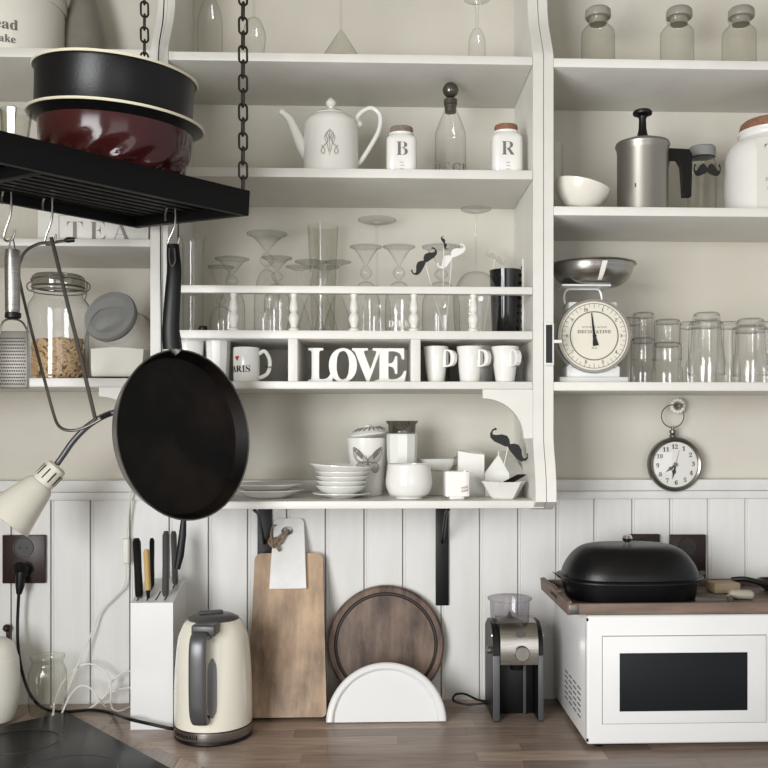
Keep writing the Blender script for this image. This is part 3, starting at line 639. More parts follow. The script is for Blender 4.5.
# faceted tumbler + smoky glass on it
Y = 2.07; px = 402; k = K(px, Y); z = S5; hb = lambda p: P(px, p, Y).z-z
turned('tumbler', 'tall white faceted tumbler carrying the smoky glass behind the round cup', 'cup', px, 434, Y, S5, [(0, 0), (12, 0), (13, .03), (13.2, .4), (15, .62), (15.4, .97), (14.8, 1), (0, 1)], PORC, n=10, smk=0, ang=18)
turned('smoky_glass', 'small smoky glass beaker standing on the white faceted tumbler', 'glass', px, 421, Y, P(px, 434, Y).z+.0006, [(0, 0), (13, 0), (13.5, .2), (13.8, .7), (16, .9), (16.3, 1), (15.4, .98), (12.8, .6), (12.4, .08)], SMOKE, smk=0)
turned('round_cup', 'round-bellied white cup in front of the faceted tumbler', 'cup', 409, 465, 1.99, S5, [(0, 0), (13, 0), (14, .05), (20, .15), (23, .38), (23.2, .6), (22, .9), (21.6, 1), (20.6, 1), (21.5, .6), (19, .2), (0, .1)], PORC, smk=3)
# sauce boat on square pot
Y = 2.1; px = 440; k = K(px, Y); z = S5; hb = lambda p: P(px, p, Y).z-z
zp = hb(471)
o = build('square_pot', MB().rbox(-15*k, 15*k, -15*k, 15*k, 0, zp, .003), mat('matt_white_ceramic', (214, 212, 205), .6), loc=(P(px, 0, Y).x, Y, z+.0004)); tag(o, 'matt white square pot under the sauce boat', 'pot')
t = thing('sauce_boat', 'small white sauce boat with a pointed spout on the square pot', 'sauce boat', (P(px, 0, Y).x, Y, z+zp+.001))
def boat(a, zz): return 1+.6*max(0, -cos(a))**8*(zz/.03)
build('boat_body', MB().lathe([(0, 0), (9*k, 0), (10*k, .002), (14*k, .014), (15*k, .026), (14.2*k, .026), (12*k, .01), (0, .006)], 36, sy=.55, fn=boat), PORC, t)
build('handle', MB().tube(cr([(13*k, 0, .022), (17*k, 0, .032), (18.5*k, 0, .024), (16*k, 0, .012), (12*k, 0, .01)], 5), .0018, 7), DSTEEL, t)
# tall white block vase
Y = 2.09; px = 470; k = K(px, Y); H = P(px, 450, Y).z-S5
o = build('carton_vase', MB().add([(-13*k, -12*k, 0), (13*k, -12*k, 0), (13*k, 12*k, 0), (-13*k, 12*k, 0), (-13*k, -12*k, H*.98), (13*k, -12*k, H*.9), (13*k, 12*k, H*.96), (-13*k, 12*k, H), (0, -12*k, H*.93), (-9*k, -9*k, H*.98), (9*k, -9*k, H*.91), (9*k, 9*k, H*.95), (-9*k, 9*k, H*.98), (0, 0, H*.5)],
    [(0, 1, 5, 8, 4), (1, 2, 6, 5), (2, 3, 7, 6), (3, 0, 4, 7), (3, 2, 1, 0), (4, 8, 5, 10, 9), (5, 6, 11, 10), (6, 7, 12, 11), (7, 4, 9, 12), (9, 10, 13), (10, 11, 13), (11, 12, 13), (12, 9, 13)]), PORC, loc=(P(px, 0, Y).x, Y, S5+.0004), ang=25)
tag(o, 'tall squared white porcelain carton vase behind the small red-printed cup', 'vase')
# square cup with red print
Y = 1.98; px = 456.5; k = K(px, Y); H = P(px, 471.5, Y).z-S5
sq = lambda a, zz: (abs(cos(a))**7+abs(sin(a))**7)**(-1/7) if zz > .006 else .86*(abs(cos(a))**5+abs(sin(a))**5)**(-1/5)
t = thing('square_cup', 'small square white cup with red script near its corner', 'cup', (P(px, 0, Y).x, Y, S5+.0004), rz=0)
build('cup_body', MB().lathe([(0, 0), (9.5*k, 0), (9.5*k, .0058), (12.6*k, .007), (12.8*k, H), (11.8*k, H), (11*k, .012), (0, .010)], 48, fn=sq), PORC, t, 25)
m = MB()
for j in range(2): m.tube([((3.5+i*.62)*k, -12.95*k, .017+j*.007+.0003*i+.003*sin(i*2.1+j)) for i in range(12)], .00045, 5)
build('script_print', m, mat('dark_red_print', (150, 60, 60), .6), t)
# milk carton vase with moustache
Y = 2.06; px = 505; k = K(px, Y); H1 = P(px, 473, Y).z-S5; H2 = P(px, 455, Y).z-S5; H3 = P(px, 451, Y).z-S5
o = build('milk_carton_vase', MB().add([(-16*k, -14*k, 0), (16*k, -14*k, 0), (16*k, 14*k, 0), (-16*k, 14*k, 0), (-16*k, -14*k, H1), (16*k, -14*k, H1), (16*k, 14*k, H1), (-16*k, 14*k, H1), (-13*k, -.5*k, H2), (13*k, -.5*k, H2), (13*k, .5*k, H2), (-13*k, .5*k, H2), (-13*k, -.5*k, H3), (13*k, -.5*k, H3), (13*k, .5*k, H3), (-13*k, .5*k, H3)],
    [(0, 1, 5, 4), (1, 2, 6, 5), (2, 3, 7, 6), (3, 0, 4, 7), (3, 2, 1, 0), (4, 5, 9, 8), (6, 7, 11, 10), (5, 6, 10, 9), (7, 4, 8, 11), (8, 9, 13, 12), (10, 11, 15, 14), (9, 10, 14, 13), (11, 8, 12, 15), (12, 13, 14, 15)]), PORC, loc=(P(px, 0, Y).x, Y, S5+.0004), ang=20)
o.rotation_euler = (0, 0, radians(52)); tag(o, 'white porcelain milk carton with a gabled top behind the small bowl', 'vase')
hang_moustache(508.5, 446, 2.0, 46, 38, PRINTK, 'black paper moustache tilted down to the right above the milk carton', (503, 470))
Y = 1.985; px = 504; k = K(px, Y); H = P(px, 482, Y).z-S5
t = build('faceted_bowl', MB().lathe([(0, 0), (12*k, 0), (13*k, .003), (22.5*k, H), (23.4*k, H), (23*k, H+.0015), (21.5*k, H), (12*k, .006), (0, .006)], 6, M=Matrix.Rotation(radians(8), 4, 'Z')), PORC, loc=(P(px, 0, Y).x, Y, S5+.0004), ang=15); tag(t, 'small white six-sided bowl at the end of the lowest shelf', 'bowl')
t = build('black_packet', MB().add([(-11*k, -.006, -.006), (3*k, -.008, .009), (12*k, .004, .009), (0, .006, -.006), (-11*k, -.004, -.009), (3*k, -.006, .006), (12*k, .006, .006), (0, .008, -.009), ], [(0, 1, 2, 3), (7, 6, 5, 4), (0, 4, 5, 1), (1, 5, 6, 2), (2, 6, 7, 3), (3, 7, 4, 0)]), BLK, loc=P(514, 478.5, 1.985)); tag(t, 'small shiny black packet sticking out of the six-sided bowl', 'packet')

# ---------------------------------------------------------------- scale
Y = 2.02; px = 590; k = K(px, 1.955); hb = lambda p: P(px, p+.8, Y).z-R3
t = thing('kitchen_scale', 'white retro kitchen scale with a round dial and steel pan', 'scale', (P(px, 0, Y).x, Y, R3+.0004))
build('base', MB().rbox(-35*k, 36*k, -.035, .05, 0, hb(377), .003, 3).rbox(-27*k, 28*k, -.03, .045, hb(377.5), hb(366), .004, 3), MWHITE, t)
Md = Matrix.Translation((0, -.035, hb(337))) @ Matrix.Rotation(pi/2, 4, 'X')
build('housing', MB().rbox(-25*k, 25*k, -.03, .04, hb(370), hb(303), .004, 3).lathe([(35*k, -.05), (37*k, -.045), (37.5*k, -.002), (36*k, .003), (0, .003)], 56, M=Md), MWHITE, t)
do = build('bezel', MB().lathe([(37.4*k, -.004), (38*k, 0), (37.2*k, .006), (35.4*k, .006), (34.8*k, .003)], 56, M=Md), ALU, t)
dial = build('dial', MB().lathe([(35.2*k, .0035), (0, .0035)], 56, M=Md), FACE, t)
def rg(m, R, w, y, n=56, c=(0, 0)):
    vs = []; 
    for i in range(n): a = 2*pi*i/n; vs += [(c[0]+R*cos(a), y, c[1]+R*sin(a)), (c[0]+(R+w)*cos(a), y, c[1]+(R+w)*sin(a))]
    m.add(vs, [(2*i, 2*i+1, (2*i+3) % (2*n), (2*i+2) % (2*n)) for i in range(n)]); return m
yd = -.0390; cz = hb(337)
m = rg(rg(MB(), 32.5*k, .6*k, yd, c=(0, cz)), 23.8*k, 1.2*k, yd, c=(0, cz))
for i in range(40):
    a = 2*pi*i/40; L_ = 3 if i % 2 else 4.5
    m.tube([(32.5*k*sin(a), yd, cz+32.5*k*cos(a)), ((32.5-L_)*k*sin(a), yd, cz+(32.5-L_)*k*cos(a))], .00045, 4)
build('dial_rings', m, PRINT, dial)
m = MB()
for i in range(10):
    a = 2*pi*i/10+.31; q = text(str(i+1), 3.2*k); q = shift(q, 27.5*k*sin(a), yd, cz+27.5*k*cos(a)-1.6*k); build('numeral', q, PRINT, dial)
build('lettering', shift(text('DECORATIVE', 3.4*k, spacing=1.15), 0, yd, cz+2.5*k), PRINT, dial)
build('lettering', shift(text('KITCHEN SCALE', 1.9*k, spacing=1.2), 0, yd, cz+8*k), DUSK, dial)
build('lettering', shift(text('10 kg', 2.2*k), 0, yd, cz-13.5*k), DUSK, dial)
build('pointer', MB().prism([(-.7*k-2.6*k, cz+23*k), (-2.4*k, cz+23*k), (1.2*k, cz), (4.5*k, cz-9.5*k), (-1.5*k, cz-10.5*k), (-1.4*k, cz)], yd-.002, yd-.001, 'xz').lathe([(1.8*k, 0), (1.8*k, .002), (0, .003)], 16, M=Matrix.Translation((0, yd-.001, cz)) @ Matrix.Rotation(pi/2, 4, 'X')), PRINTK, dial)
build('yoke', MB().tube(cr([(-26*k, 0, hb(303)), (-27*k, 0, hb(296)), (-24*k, 0, hb(289.5)), (-15*k, 0, hb(288.5)), (0, 0, hb(288.5)), (6*k, 0, hb(288.5)), (10*k, 0, hb(290)), (12*k, 0, hb(296)), (12*k, 0, hb(303))], 4), .0025, 8).box(-33*k, 17*k, -.04, .04, hb(288.2), hb(286.4)), MWHITE, t)
pz = hb(285.5)
pn = thing('scale_pan', 'wide shallow steel pan resting on the kitchen scale', 'pan', (P(592.5, 0, Y).x, Y, R3+.0004+hb(286.4)+.0008))
build('pan_bowl', MB().lathe([(r*k, h*k) for r, h in sm([(0, 0), (24, .1), (33, 4), (39, 11), (42, 21), (44, 23), (44.5, 22)], 4)]+[(43.5*k, 22*k), (41*k, 20.5*k), (38*k, 11.5*k), (32*k, 5*k), (22*k, 1.2*k), (0, 1*k)], 44), STEEL, pn)
# tape label on the pan: follows its wall
tp = MB()
for i in range(7):
    f = i/6; r_ = 24+19*f; h_ = 1.5+26*f; rr_ = {0: 26, 1: 31.5, 2: 35, 3: 37.5, 4: 39.5, 5: 41, 6: 42.5}[i]; hv = (.8, 2.8, 5.8, 9, 12.5, 16, 19.5)[i]
    for da in (-.10+.012*i, .03+.012*i): tp.v.append(((rr_+.6)*k*sin(da+.02), -(rr_+.6)*k*cos(da+.02), hv*k))
tp.f = [(2*i, 2*i+1, 2*i+3, 2*i+2) for i in range(6)]
build('tape', tp, LETTERM, pn)
# chalk tag
t = thing('chalkboard_tag', 'tiny white framed chalkboard hung on the side panel beside the scale', 'tag', P(549, 344, 1.928))
k = K(549, 1.93); build('frame', MB().rbox(-4.8*k, 4.8*k, -.003, .004, -21*k, 21*k, .001), LETTERM, t)
build('chalk_face', MB().box(-3.4*k, 3.0*k, -.0036, -.0028, -19*k, 19*k), CHALK, t)
build('peg', MB().rbox(4.8*k, 13*k, -.002, .003, 1*k, 4.2*k, .001), LETTERM, t)

# ---------------------------------------------------------------- stacked tumblers (upside down)
gg = 'stacked tumblers beside the scale'
def tum(px, top, Y, r0, r1, z, label, H=None, first=[None]):
    k = K(px, Y); H = H or P(px, top, Y).z-z
    fl = lambda a, zz: 1+.032*cos(12*a)*(1 if zz > H*.36 else .15)
    t = MB().lathe([(r0*k, 0), (r0*k, H*.26), (r0*.97*k, H*.34), (r0*.88*k, H*.40), (r1*1.03*k, H*.88), (r1*k, H*.95), (r1*.95*k, H*.985), (r1*.8*k, H), (0, H)], 72, fn=fl).lathe([(r1*.86*k, H*.90), (r1*.6*k, H*.885), (0, H*.885)], 24)
    ring(t, r0*k, .0011, .001, 24); ring(t, r1*.93*k, .0016, H*.965, 24); ring(t, r1*.88*k, .0010, H*.895, 24)
    o = build('tumbler', t, GLASS, loc=(P(px, 0, Y).x, Y, z+.0004), ang=50); tag(o, label, 'glass', gg); return o
stacks = [(643, 313, 2.08, 13, 10.5, .35, 'just behind the scale dial'), (667, 320, 1.99, 15.5, 12.5, .36, 'first from the scale'), (706, 313, 1.99, 19.5, 15.5, .12, 'tallest and widest, in the middle of the shelf'), (750, 319, 2.0, 18.5, 15.5, .12, 'at the end of the row near the frame edge')]
for px, top, Y, r0, r1, of, w in stacks:
    zt_ = P(px, top, Y).z; Hh = (zt_-R3)*(1-of)
    tum(px, top, Y, r0, r1*1.06, R3, 'lower clear tumbler of the pair '+w, H=Hh)
    tum(px+.5, top, Y, r0*.9, r1*(.97 if of > .2 else .82), R3+(zt_-R3)*of, 'upper clear tumbler of the pair '+w, H=Hh)
for px, top, w in ((631, 318, 'hidden partly by the scale'), (690, 322, 'between the first and the tallest pair'), (728, 322, 'between the tallest and the end pair'), (766, 322, 'at the very end behind the last pair')):
    tum(px, top, 2.12, 12, 10, R3, 'single tall clear tumbler in the back row '+w)

# ---------------------------------------------------------------- pocket-watch clock
Yc = 2.168; px, py = 675, 464.5; k = K(px, Yc)
t = thing('wall_clock', 'round nickel pocket-watch wall clock hanging by a ring', 'clock', P(px, py, Yc))
Mc = Matrix.Rotation(pi/2, 4, 'X')
build('case', MB().lathe([(0, -.020), (24*k, -.020), (27*k, -.012), (27.5*k, 0), (26.5*k, .006), (24.8*k, .009), (23*k, .007), (22.5*k, .003)], 56, M=Mc), mat('aged_nickel', (128, 124, 116), .25, metal=.9), t)
fo = build('clock_face', MB().lathe([(23*k, .003), (0, .003)], 48, M=Mc), CFACE, t)
m = MB()
for i in range(12):
    a = 2*pi*(i+1)/12-.04; q = text(str(i+1), 4.4*k); q = shift(q, 18*k*sin(a), -.0035, 18*k*cos(a)-2.2*k); build('numeral', q, PRINTK, fo)
def hand(ang, L_, w, tail=0, sp=False):
    m = MB(); R_ = Matrix.Rotation(ang, 4, 'Y')
    m.prism([(-w, -tail), (-w, L_*.3), (-w*2.6, L_*.5), (-w, L_*.66), (0, L_), (w, L_*.66), (w*2.6, L_*.5), (w, L_*.3), (w, -tail)] if sp else [(-w, -tail), (0, L_), (w, -tail)], -.0052, -.0044, 'xz', R_); return m
build('hour_hand', hand(radians(232), 13*k, .8*k, 0, True), PRINTK, fo); build('minute_hand', hand(radians(193), 15*k, .8*k, 0, True), PRINTK, fo)
m = hand(radians(14), 16*k, .25*k, 5*k); m.lathe([(2.2*k, .0045), (2*k, .007), (0, .007)], 16, M=Mc); build('second_hand', m, PRINT, fo)
build('watch_glass', MB().lathe([(23*k, .0065), (15*k, .0095), (7*k, .0108), (0, .011)], 40, M=Mc), GLASS, t)
build('crown', MB().lathe([(3*k, 26.5*k), (3.4*k, 29*k), (2.2*k, 30.5*k), (3.2*k, 31.5*k), (3.2*k, 34*k), (1.5*k, 35*k), (1.2*k, 38*k), (0, 38.2*k)], 16, c=(-1.5*k, .006, 0)), DSTEEL, t)
build('hanging_ring', MB().tube([(-1.5*k+12*k*cos(2*pi*i/28), .006+.004*cos(2*pi*i/28), 48.3*k+11.3*k*sin(2*pi*i/28)) for i in range(28)], .0014, 7, True), DSTEEL, t)
hk = thing('wall_hook', 'daisy shaped wall hook above the round clock', 'hook', P(676, 406, 2.19))
m = MB()
for i in range(12):
    a = 2*pi*i/12; m.sphere((6*k*cos(a), -.012, 6*k*sin(a)), 2.2*k, 8)
build('petals', m, PORC2, hk); build('hook_peg', MB().lathe([(2.6*k, -.01), (2.6*k, .008), (2.2*k, .030), (0, .031)], 16, M=Mc), DSTEEL, hk)

# ---------------------------------------------------------------- left shelf things
Y = 1.97; k = K(95, Y); x0, x1 = P(37, 0, Y).x, P(149, 0, Y).x; zt_ = P(95, 196, Y).z
t = thing('tea_box', 'white wooden box with TEA lettering on the left shelf', 'box', ((x0+x1)/2, Y, L2+.0004)); hw = (x1-x0)/2-.001
build('box_body', MB().rbox(-hw, hw, 0, .14, 0, zt_-L2, .002), WOODW, t)
bl = MB(); fx0 = (59-93)*k
bl.box(fx0, fx0+.0012, -.0008, 0, .004, .055).box(fx0, hw-.012, -.0008, 0, .054, .055)
build('printed_border', bl, DUSK, t)
for ch, px in (('T', 75), ('E', 97.5), ('A', 121)): build('lettering', shift(text(ch, .037, bold=-.014), (px-93)*k, -.0004, .005), mat('mid_grey_print', (142, 138, 131), .7), t)
# pasta jar
Y = 2.03; px = 58.5; k = K(px, Y); z = L3; hb = lambda p: P(px, p, Y).z-z
t = thing('preserving_jar', 'tall clip-top glass jar half full of dry pasta', 'jar', (P(px, 0, Y).x, Y, z+.0004))
jp = sm([(0, 0), (25, .0005), (28, .006), (28.8, .03), (29, hb(312)), (27.5, hb(304)), (24, hb(298)), (23, hb(294)), (24.5, hb(291)), (24.5, hb(288))], 4)
build('jar_body', MB().lathe([(r*k, h) for r, h in jp], 40), GLASS, t)
build('lid', MB().lathe([(25*k, hb(287)), (25.5*k, hb(284)), (25*k, hb(278)), (22*k, hb(275.5)), (0, hb(275))], 40), SMOKE, t)
build('gasket', ring(MB(), 25*k, .0022, hb(288), 36), DSTEEL, t)
wm = ring(MB(), 25.6*k, .0012, hb(292), 40)
for s in (-1, 1):
    wm.tube(cr([(s*25.5*k, 0, hb(292)), (s*30*k, 0, hb(290)), (s*31*k, 0, hb(285)), (s*26*k, 0, hb(281))], 5), .0013, 6)
wm.tube(cr([(25.5*k, -.004, hb(281)), (29*k, -.006, hb(284)), (28.5*k, -.008, hb(296)), (27.5*k, -.008, hb(301)), (31*k, -.006, hb(306))], 5), .0013, 6)
wm.tube([(-26*k, 0, hb(281))]+[(26*k*cos(pi+pi*i/14), 26*k*sin(pi+pi*i/14), hb(281)) for i in range(15)], .0012, 6)
build('wire_clip', wm, DSTEEL, t)
pm = MB(); random.seed(3); Rj = 26.5*k
for i in range(230):
    a = random.uniform(pi*.9, pi*2.1) if i < 190 else random.random()*2*pi; lay = random.random(); r_ = Rj*(.80+.13*random.random()) if i < 190 else Rj*random.random()*.8
    zc2 = .012+lay*(hb(340)-.014) if i < 190 else hb(338)-.004-random.random()*.004
    c = Vector((r_*cos(a), r_*sin(a), zc2)); tn = Vector((-sin(a), cos(a), random.uniform(-1, 1))).normalized(); up = Vector((cos(a)*.2, sin(a)*.2, 1)).cross(tn).cross(tn).normalized()
    pm.tube([c+tn*(.011*sin(q))+up*(.011*(1-cos(q))) for q in (-1., -.35, .35, 1.)], .0036, 6)
pm.lathe([(0, .004), (Rj*.74, .004), (Rj*.74, hb(343)), (0, hb(342))], 20)
po = build('dry_pasta', pm, PASTA, loc=(P(px, 0, Y).x, Y, z+.0004), kind='stuff'); tag(po, 'curled dry pasta filling the lower half of the clip-top jar', 'pasta')
# slanted flour jar
Y = 2.03; px = 120; k = K(px, Y); hb = lambda p: P(px, p, Y).z-L3
t = thing('slanted_jar', 'squat slanted glass jar with a round grey metal lid, full of flour', 'jar', (P(px, 0, Y).x, Y, L3+.0004))
ol = cr([((a-px)*k, 0, hb(b)) for a, b in ((94, 376), (140, 376), (150, 371), (152, 350), (152, 328), (147, 315), (136, 308), (120, 305), (102, 310), (92, 330), (90, 350), (91, 370))], 4, True)
m = MB(); loops = []
for dy, s_ in ((-.048, .80), (-.046, .93), (-.04, .985), (-.025, 1), (.025, 1), (.04, .985), (.048, .9)):
    loops.append([(p.x*s_, dy, .033+(p.z-.033)*s_) for p in ol])
n_ = len(ol); vs = [v for l in loops for v in l]; fs = [tuple(range(n_))]+[(j*n_+i, j*n_+(i+1) % n_, (j+1)*n_+(i+1) % n_, (j+1)*n_+i) for j in range(6) for i in range(n_)]+[tuple(6*n_+i for i in reversed(range(n_)))]
mz = min(v[2] for v in vs); vs = [(a, b, c-mz) for a, b, c in vs]
build('jar_body', MB().add(vs, fs), SOFTGLASS, t, 50)
Ml = Matrix.Translation(((115.5-px)*k, -.030, hb(319))) @ Matrix.Rotation(radians(-14), 4, 'Z') @ Matrix.Rotation(radians(68), 4, 'X')
build('lid', MB().lathe([(0, -.012), (24*k, -.012), (26*k, -.006), (27*k, .004), (26*k, .010), (20*k, .012), (17.5*k, .009), (0, .008)], 44, M=Ml), LID, t)
build('neck', MB().lathe([(23*k, -.032), (23.5*k, -.008)], 36, M=Ml), GLASS, t)
fl = [((a-px)*k*.93, (hb(b)-hb(376))*.93+.006) for a, b in ((96, 376), (140, 376), (148, 371), (150, 347), (120, 345), (95, 347), (95, 366))]
o = build('flour', MB().prism(fl, -.040, .040, 'xz'), FLOUR, loc=(P(px, 0, Y).x, Y, L3+.0004), kind='stuff'); tag(o, 'white flour inside the slanted jar', 'flour')

# ---------------------------------------------------------------- hanging rack with chains
hR = .372
def camv(X, D, z): return c2w(X, D, z)
C1 = PD(249, 216, hR*F/(CY-216)); Ld = c2w(.66, .75, 0).normalized(); Sd = c2w(-.75, .66, 0); Sd.z = .079; Sd.normalize(); Nd = Ld.cross(Sd).normalized()
if Nd.z < 0: Nd = -Nd
RW, RL, RH = .375, .80, .047
# local frame: x = along -L (towards the camera, left), y = across S, z = up normal
MR = Matrix.Translation(C1) @ Matrix(((-Ld.x, Sd.x, Nd.x, 0), (-Ld.y, Sd.y, Nd.y, 0), (-Ld.z, Sd.z, Nd.z, 0), (0, 0, 0, 1))) @ Matrix.Scale(.93, 4)
MRi = MR.inverted()
rk = thing('hanging_rack', 'black slatted rack hanging from chains above the hob', 'rack', None, M=MR)
for a in ((0, RL, 0, .016), (0, RL, RW-.016, RW), ): build('rail', MB().rbox(a[0], a[1], a[2], a[3], 0, RH, .0015), RACKM, rk)
for a in ((0, .016), (RL-.016, RL), (RL/2-.008, RL/2+.008)): build('end_rail', MB().rbox(a[0]+.0002, a[1]-.0002, .0165, RW-.0165, 0, RH-.001, .0015), RACKM, rk)
nb = 10; sl = None
for i in range(nb):
    yy = .016+(i+.5)*(RW-.032)/nb
    for seg in (0, 1):
        xa_ = .0165+seg*(RL/2-.008); 
        if sl is None: sl = build('slat', MB().rbox(0, RL/2-.026, -.0095, .0095, 0, .009, .001), RACKM, rk, loc=(xa_, yy, .018))
        else: share(sl, rk, (xa_, yy, .018))
def rackpt(px, py, hz=.018):
    """where the pixel's line of sight meets the slat plane"""
    p0 = Vector((0, 0, ZC)); d = PD(px, py, 1)-p0; a = MRi @ p0; b = (MRi.to_3x3() @ d); t_ = (hz-a.z)/b.z
    return p0+d*t_
# chains
def chain(px, py_end, D, label, zend):
    p = PD(px, py_end, D); t = thing('chain', label, 'chain', (p.x, p.y, zend), group='chains holding the rack')
    lm_ = MB(); lk = .0302; w_ = .0072; pts = []
    for i in range(20):
        a = 2*pi*i/20; pts.append((w_*cos(a), 0, (lk/2-w_)*(1 if sin(a) > 0 else -1)+w_*sin(a)))
    lm_.tube(pts, .0021, 7, True); l0 = None; z_ = lk/2; i = 0
    while z_ < 2.715-zend:
        rot = (0, 0, .35 if i % 2 else .35+pi/2)
        if l0 is None: l0 = build('link', lm_, CHAINM, t, loc=(0, 0, z_)); l0.rotation_euler = rot
        else: share(l0, t, (0, 0, z_), rot)
        z_ += lk-.0050; i += 1
    return t
c1p = MR @ Vector((.010, .008, RH)); chain(243, 190, (c1p-Vector((0, 0, 0))).dot(Vector((ST, CT, 0))), 'dark steel chain holding the front corner of the rack', c1p.z-.006)
c2p = MR @ Vector((.010, RW-.008, RH)); D2 = Vector((c2p.x, c2p.y, 0)).dot(Vector((ST, CT, 0))); chain(144.5, 190, D2, 'dark steel chain rising behind the cake tins', c2p.z-.006)
# fix first chain x onto its corner
# ---- tins on the rack
ctr = Vector((.171, .187, RH+.0006))
Mt = MR @ Matrix.Translation(ctr)
Rr = .150
t = thing('bundt_tin', 'maroon enamel bundt tin with swirled flutes on the hanging rack', 'cake tin', None, M=Mt)
Hb = .107
def flute(a, zz):
    f = max(0, 1-zz/(Hb*.62)) if zz > .008 else .9
    return 1+.045*min(1, f*1.6)*sin(12*(a+zz*9))
build('tin_body', MB().lathe([(r, h) for r, h in sm([(.04, .004), (.07, 0), (.10, .004), (.120, .018), (.129, .038), (.136, .06), (.1385, .085), (.139, Hb-.004)], 4)], 96, fn=flute), MAROON, t, 60)
build('flange', MB().lathe([(.138, Hb-.014), (.147, Hb-.007), (.1565, Hb), (.156, Hb+.003)], 64), BLKE, t)
build('rim', ring(MB(), .1580, .0026, Hb+.0012, 64), CREAM, t)
build('inside', MB().lathe([(.158, Hb+.0035), (.145, Hb+.002), (.139, Hb-.004), (.136, Hb-.03), (0, .03)], 64), BLKE, t)
Mt2 = MR @ Matrix.Translation(ctr+Vector((.004, .002, Hb+.0045)))
t = thing('springform_tin', 'black springform cake tin with a cream rim stacked on the bundt tin', 'cake tin', None, M=Mt2)
build('tin_wall', MB().lathe([(0, .004), (.138, .004), (.140, 0), (.141, 0), (.141, .004), (.142, .074), (.146, .079)], 72), BLKE, t)
build('rim', ring(MB(), .1465, .0026, .080, 72).lathe([(.146, .081), (.1415, .079), (.1395, .074), (.139, .02), (0, .010)], 72), CREAM, t)
a = radians(35); 
build('clasp', MB().box(-.012, .012, -.148, -.142, .01, .07, Matrix.Rotation(pi/2+1.35, 4, 'Z')).tube([Matrix.Rotation(pi/2+1.35, 4, 'Z') @ Vector(q) for q in ((0, -.146, .02), (0, -.158, .016), (0, -.163, .016))], .004, 8), BLK, t)
def rackx(px, yy):
    lo, hi = 0., .9
    for _ in range(40):
        m_ = (lo+hi)/2; w_ = MR @ Vector((m_, yy, RH)); d_ = w_.x*ST+w_.y*CT; x_ = CX+F*(w_.x*CT-w_.y*ST)/d_
        if x_ > px: lo = m_
        else: hi = m_
    return lo
for (px, yy, r_, h_, lb) in ((15, .062, .024, .050, 'short clear tumbler on the rack just left of the tins'), (-3, .13, .028, .070, 'taller clear tumbler at the very left end of the rack')):
    Mg = MR @ Matrix.Translation((rackx(px, yy), yy, RH+.0006))
    o = build('tumbler', MB().lathe([(0, 0), (r_*.8, 0), (r_*.84, .004), (r_, h_), (r_*.97, h_), (r_*.8, .008), (0, .008)], 12), GLASS2, ang=20); o.matrix_world = Mg; tag(o, lb, 'glass', 'tumblers on the hanging rack')

# ---------------------------------------------------------------- hooks and hanging tools
def shook(px, py, bot, label, lean=0):
    """hook over a slat at pixel (px,py); returns its lower bend point"""
    p = rackpt(px, py); D = Vector((p.x, p.y, 0)).dot(Vector((ST, CT, 0))); k = D/F
    t = thing('steel_hook', label, 'hook', p, group='steel hooks under the rack')
    hgt = (bot-py)*k; r = 5*k
    pts = [(-2*r, 0, -.02), (-2.0*r, 0, -.006), (-1.4*r, 0, .008), (-.3*r, 0, .009), (.1*r, 0, -.004), (-.1*r+lean*.5, 0, -hgt*.45), (-1.3*r+lean, 0, -hgt*.8), (-1.5*r+lean, 0, -hgt*.95), (-.6*r+lean, 0, -hgt), (.5*r+lean, 0, -hgt*.93), (.9*r+lean, 0, -hgt*.76)]
    # open crook sits round one slat: turn across the slat direction a little
    Rz = Matrix.Rotation(radians(-12), 4, 'Z')
    build('wire', MB().tube([Rz @ v for v in cr(pts, 5)], .0021, 8), STEEL, t)
    return Vector((p.x-.8*r+lean, p.y, p.z-hgt)), k, D
h1, k1, D1 = shook(11, 192, 241, 'steel S hook carrying the grater')
h2, k2, D2_ = shook(52, 199, 245, 'steel S hook carrying the bent wire hanger')
h3, k3, D3 = shook(175, 209, 247, 'steel S hook carrying the black frying pan')
# grater
D = D1; k = D/F; o3 = PD(13, 250, D)
t = thing('grater', 'flat steel hand grater with a tubular handle on the first hook', 'grater', o3)
def q3(px, py, dy=0): v = PD(px, py, D)-o3; return (v.x, v.y+dy, v.z)
build('hanging_loop', MB().tube(cr([q3(9, 251), q3(10, 243), q3(12, 237), q3(14, 243), q3(15, 251)], 5), .0013, 6), STEEL, t)
build('handle', MB().lathe([(0, 0), (6*k, .001), (7*k, .006), (7.6*k, 56*k), (7*k, 64*k), (0, 64*k)], 20, c=q3(12.5, 314)), STEEL, t)
build('collar', MB().lathe([(7.4*k, 0), (7.8*k, .003), (7.6*k, .009), (5*k, .010), (0, .010)], 20, c=q3(13, 318)), BLK, t)
build('blade_neck', MB().tube(cr([q3(0, 334), q3(3, 322), q3(12, 319), q3(22, 322), q3(28, 332)], 5), .002, 6), STEEL, t)
w0 = Vector(q3(-2, 388)); w1 = Vector(q3(28, 331)); N1, N2 = 13, 20; Wd = w1.x-w0.x; Hd = w1.z-w0.z; yy0 = w0.y; gv = []; gf = []; m = MB(); hm = MB()
m.rbox(w0.x, w1.x, yy0, yy0+.0015, w0.z, w1.z, .0006)
build('grating_plate', m, mat('dull_grater_steel', (104, 100, 94), .45, metal=.7), t)
fr = MB().tube([(w0.x, yy0, w1.z), (w0.x, yy0, w0.z), (w1.x, yy0, w0.z), (w1.x, yy0, w1.z)], .0018, 6); build('plate_edge', fr, STEEL, t)
for i in range(11):
    for j in range(15):
        cxx = w0.x+Wd*(.08+.84*(i+.5*(j % 2))/11); czz = w0.z+Hd*(.07+.86*j/15)
        hm.lathe([(.0016, 0), (.0011, .0012), (0, .0013)], 6, M=Matrix.Translation((cxx, yy0, czz)) @ Matrix.Rotation(pi/2, 4, 'X'))
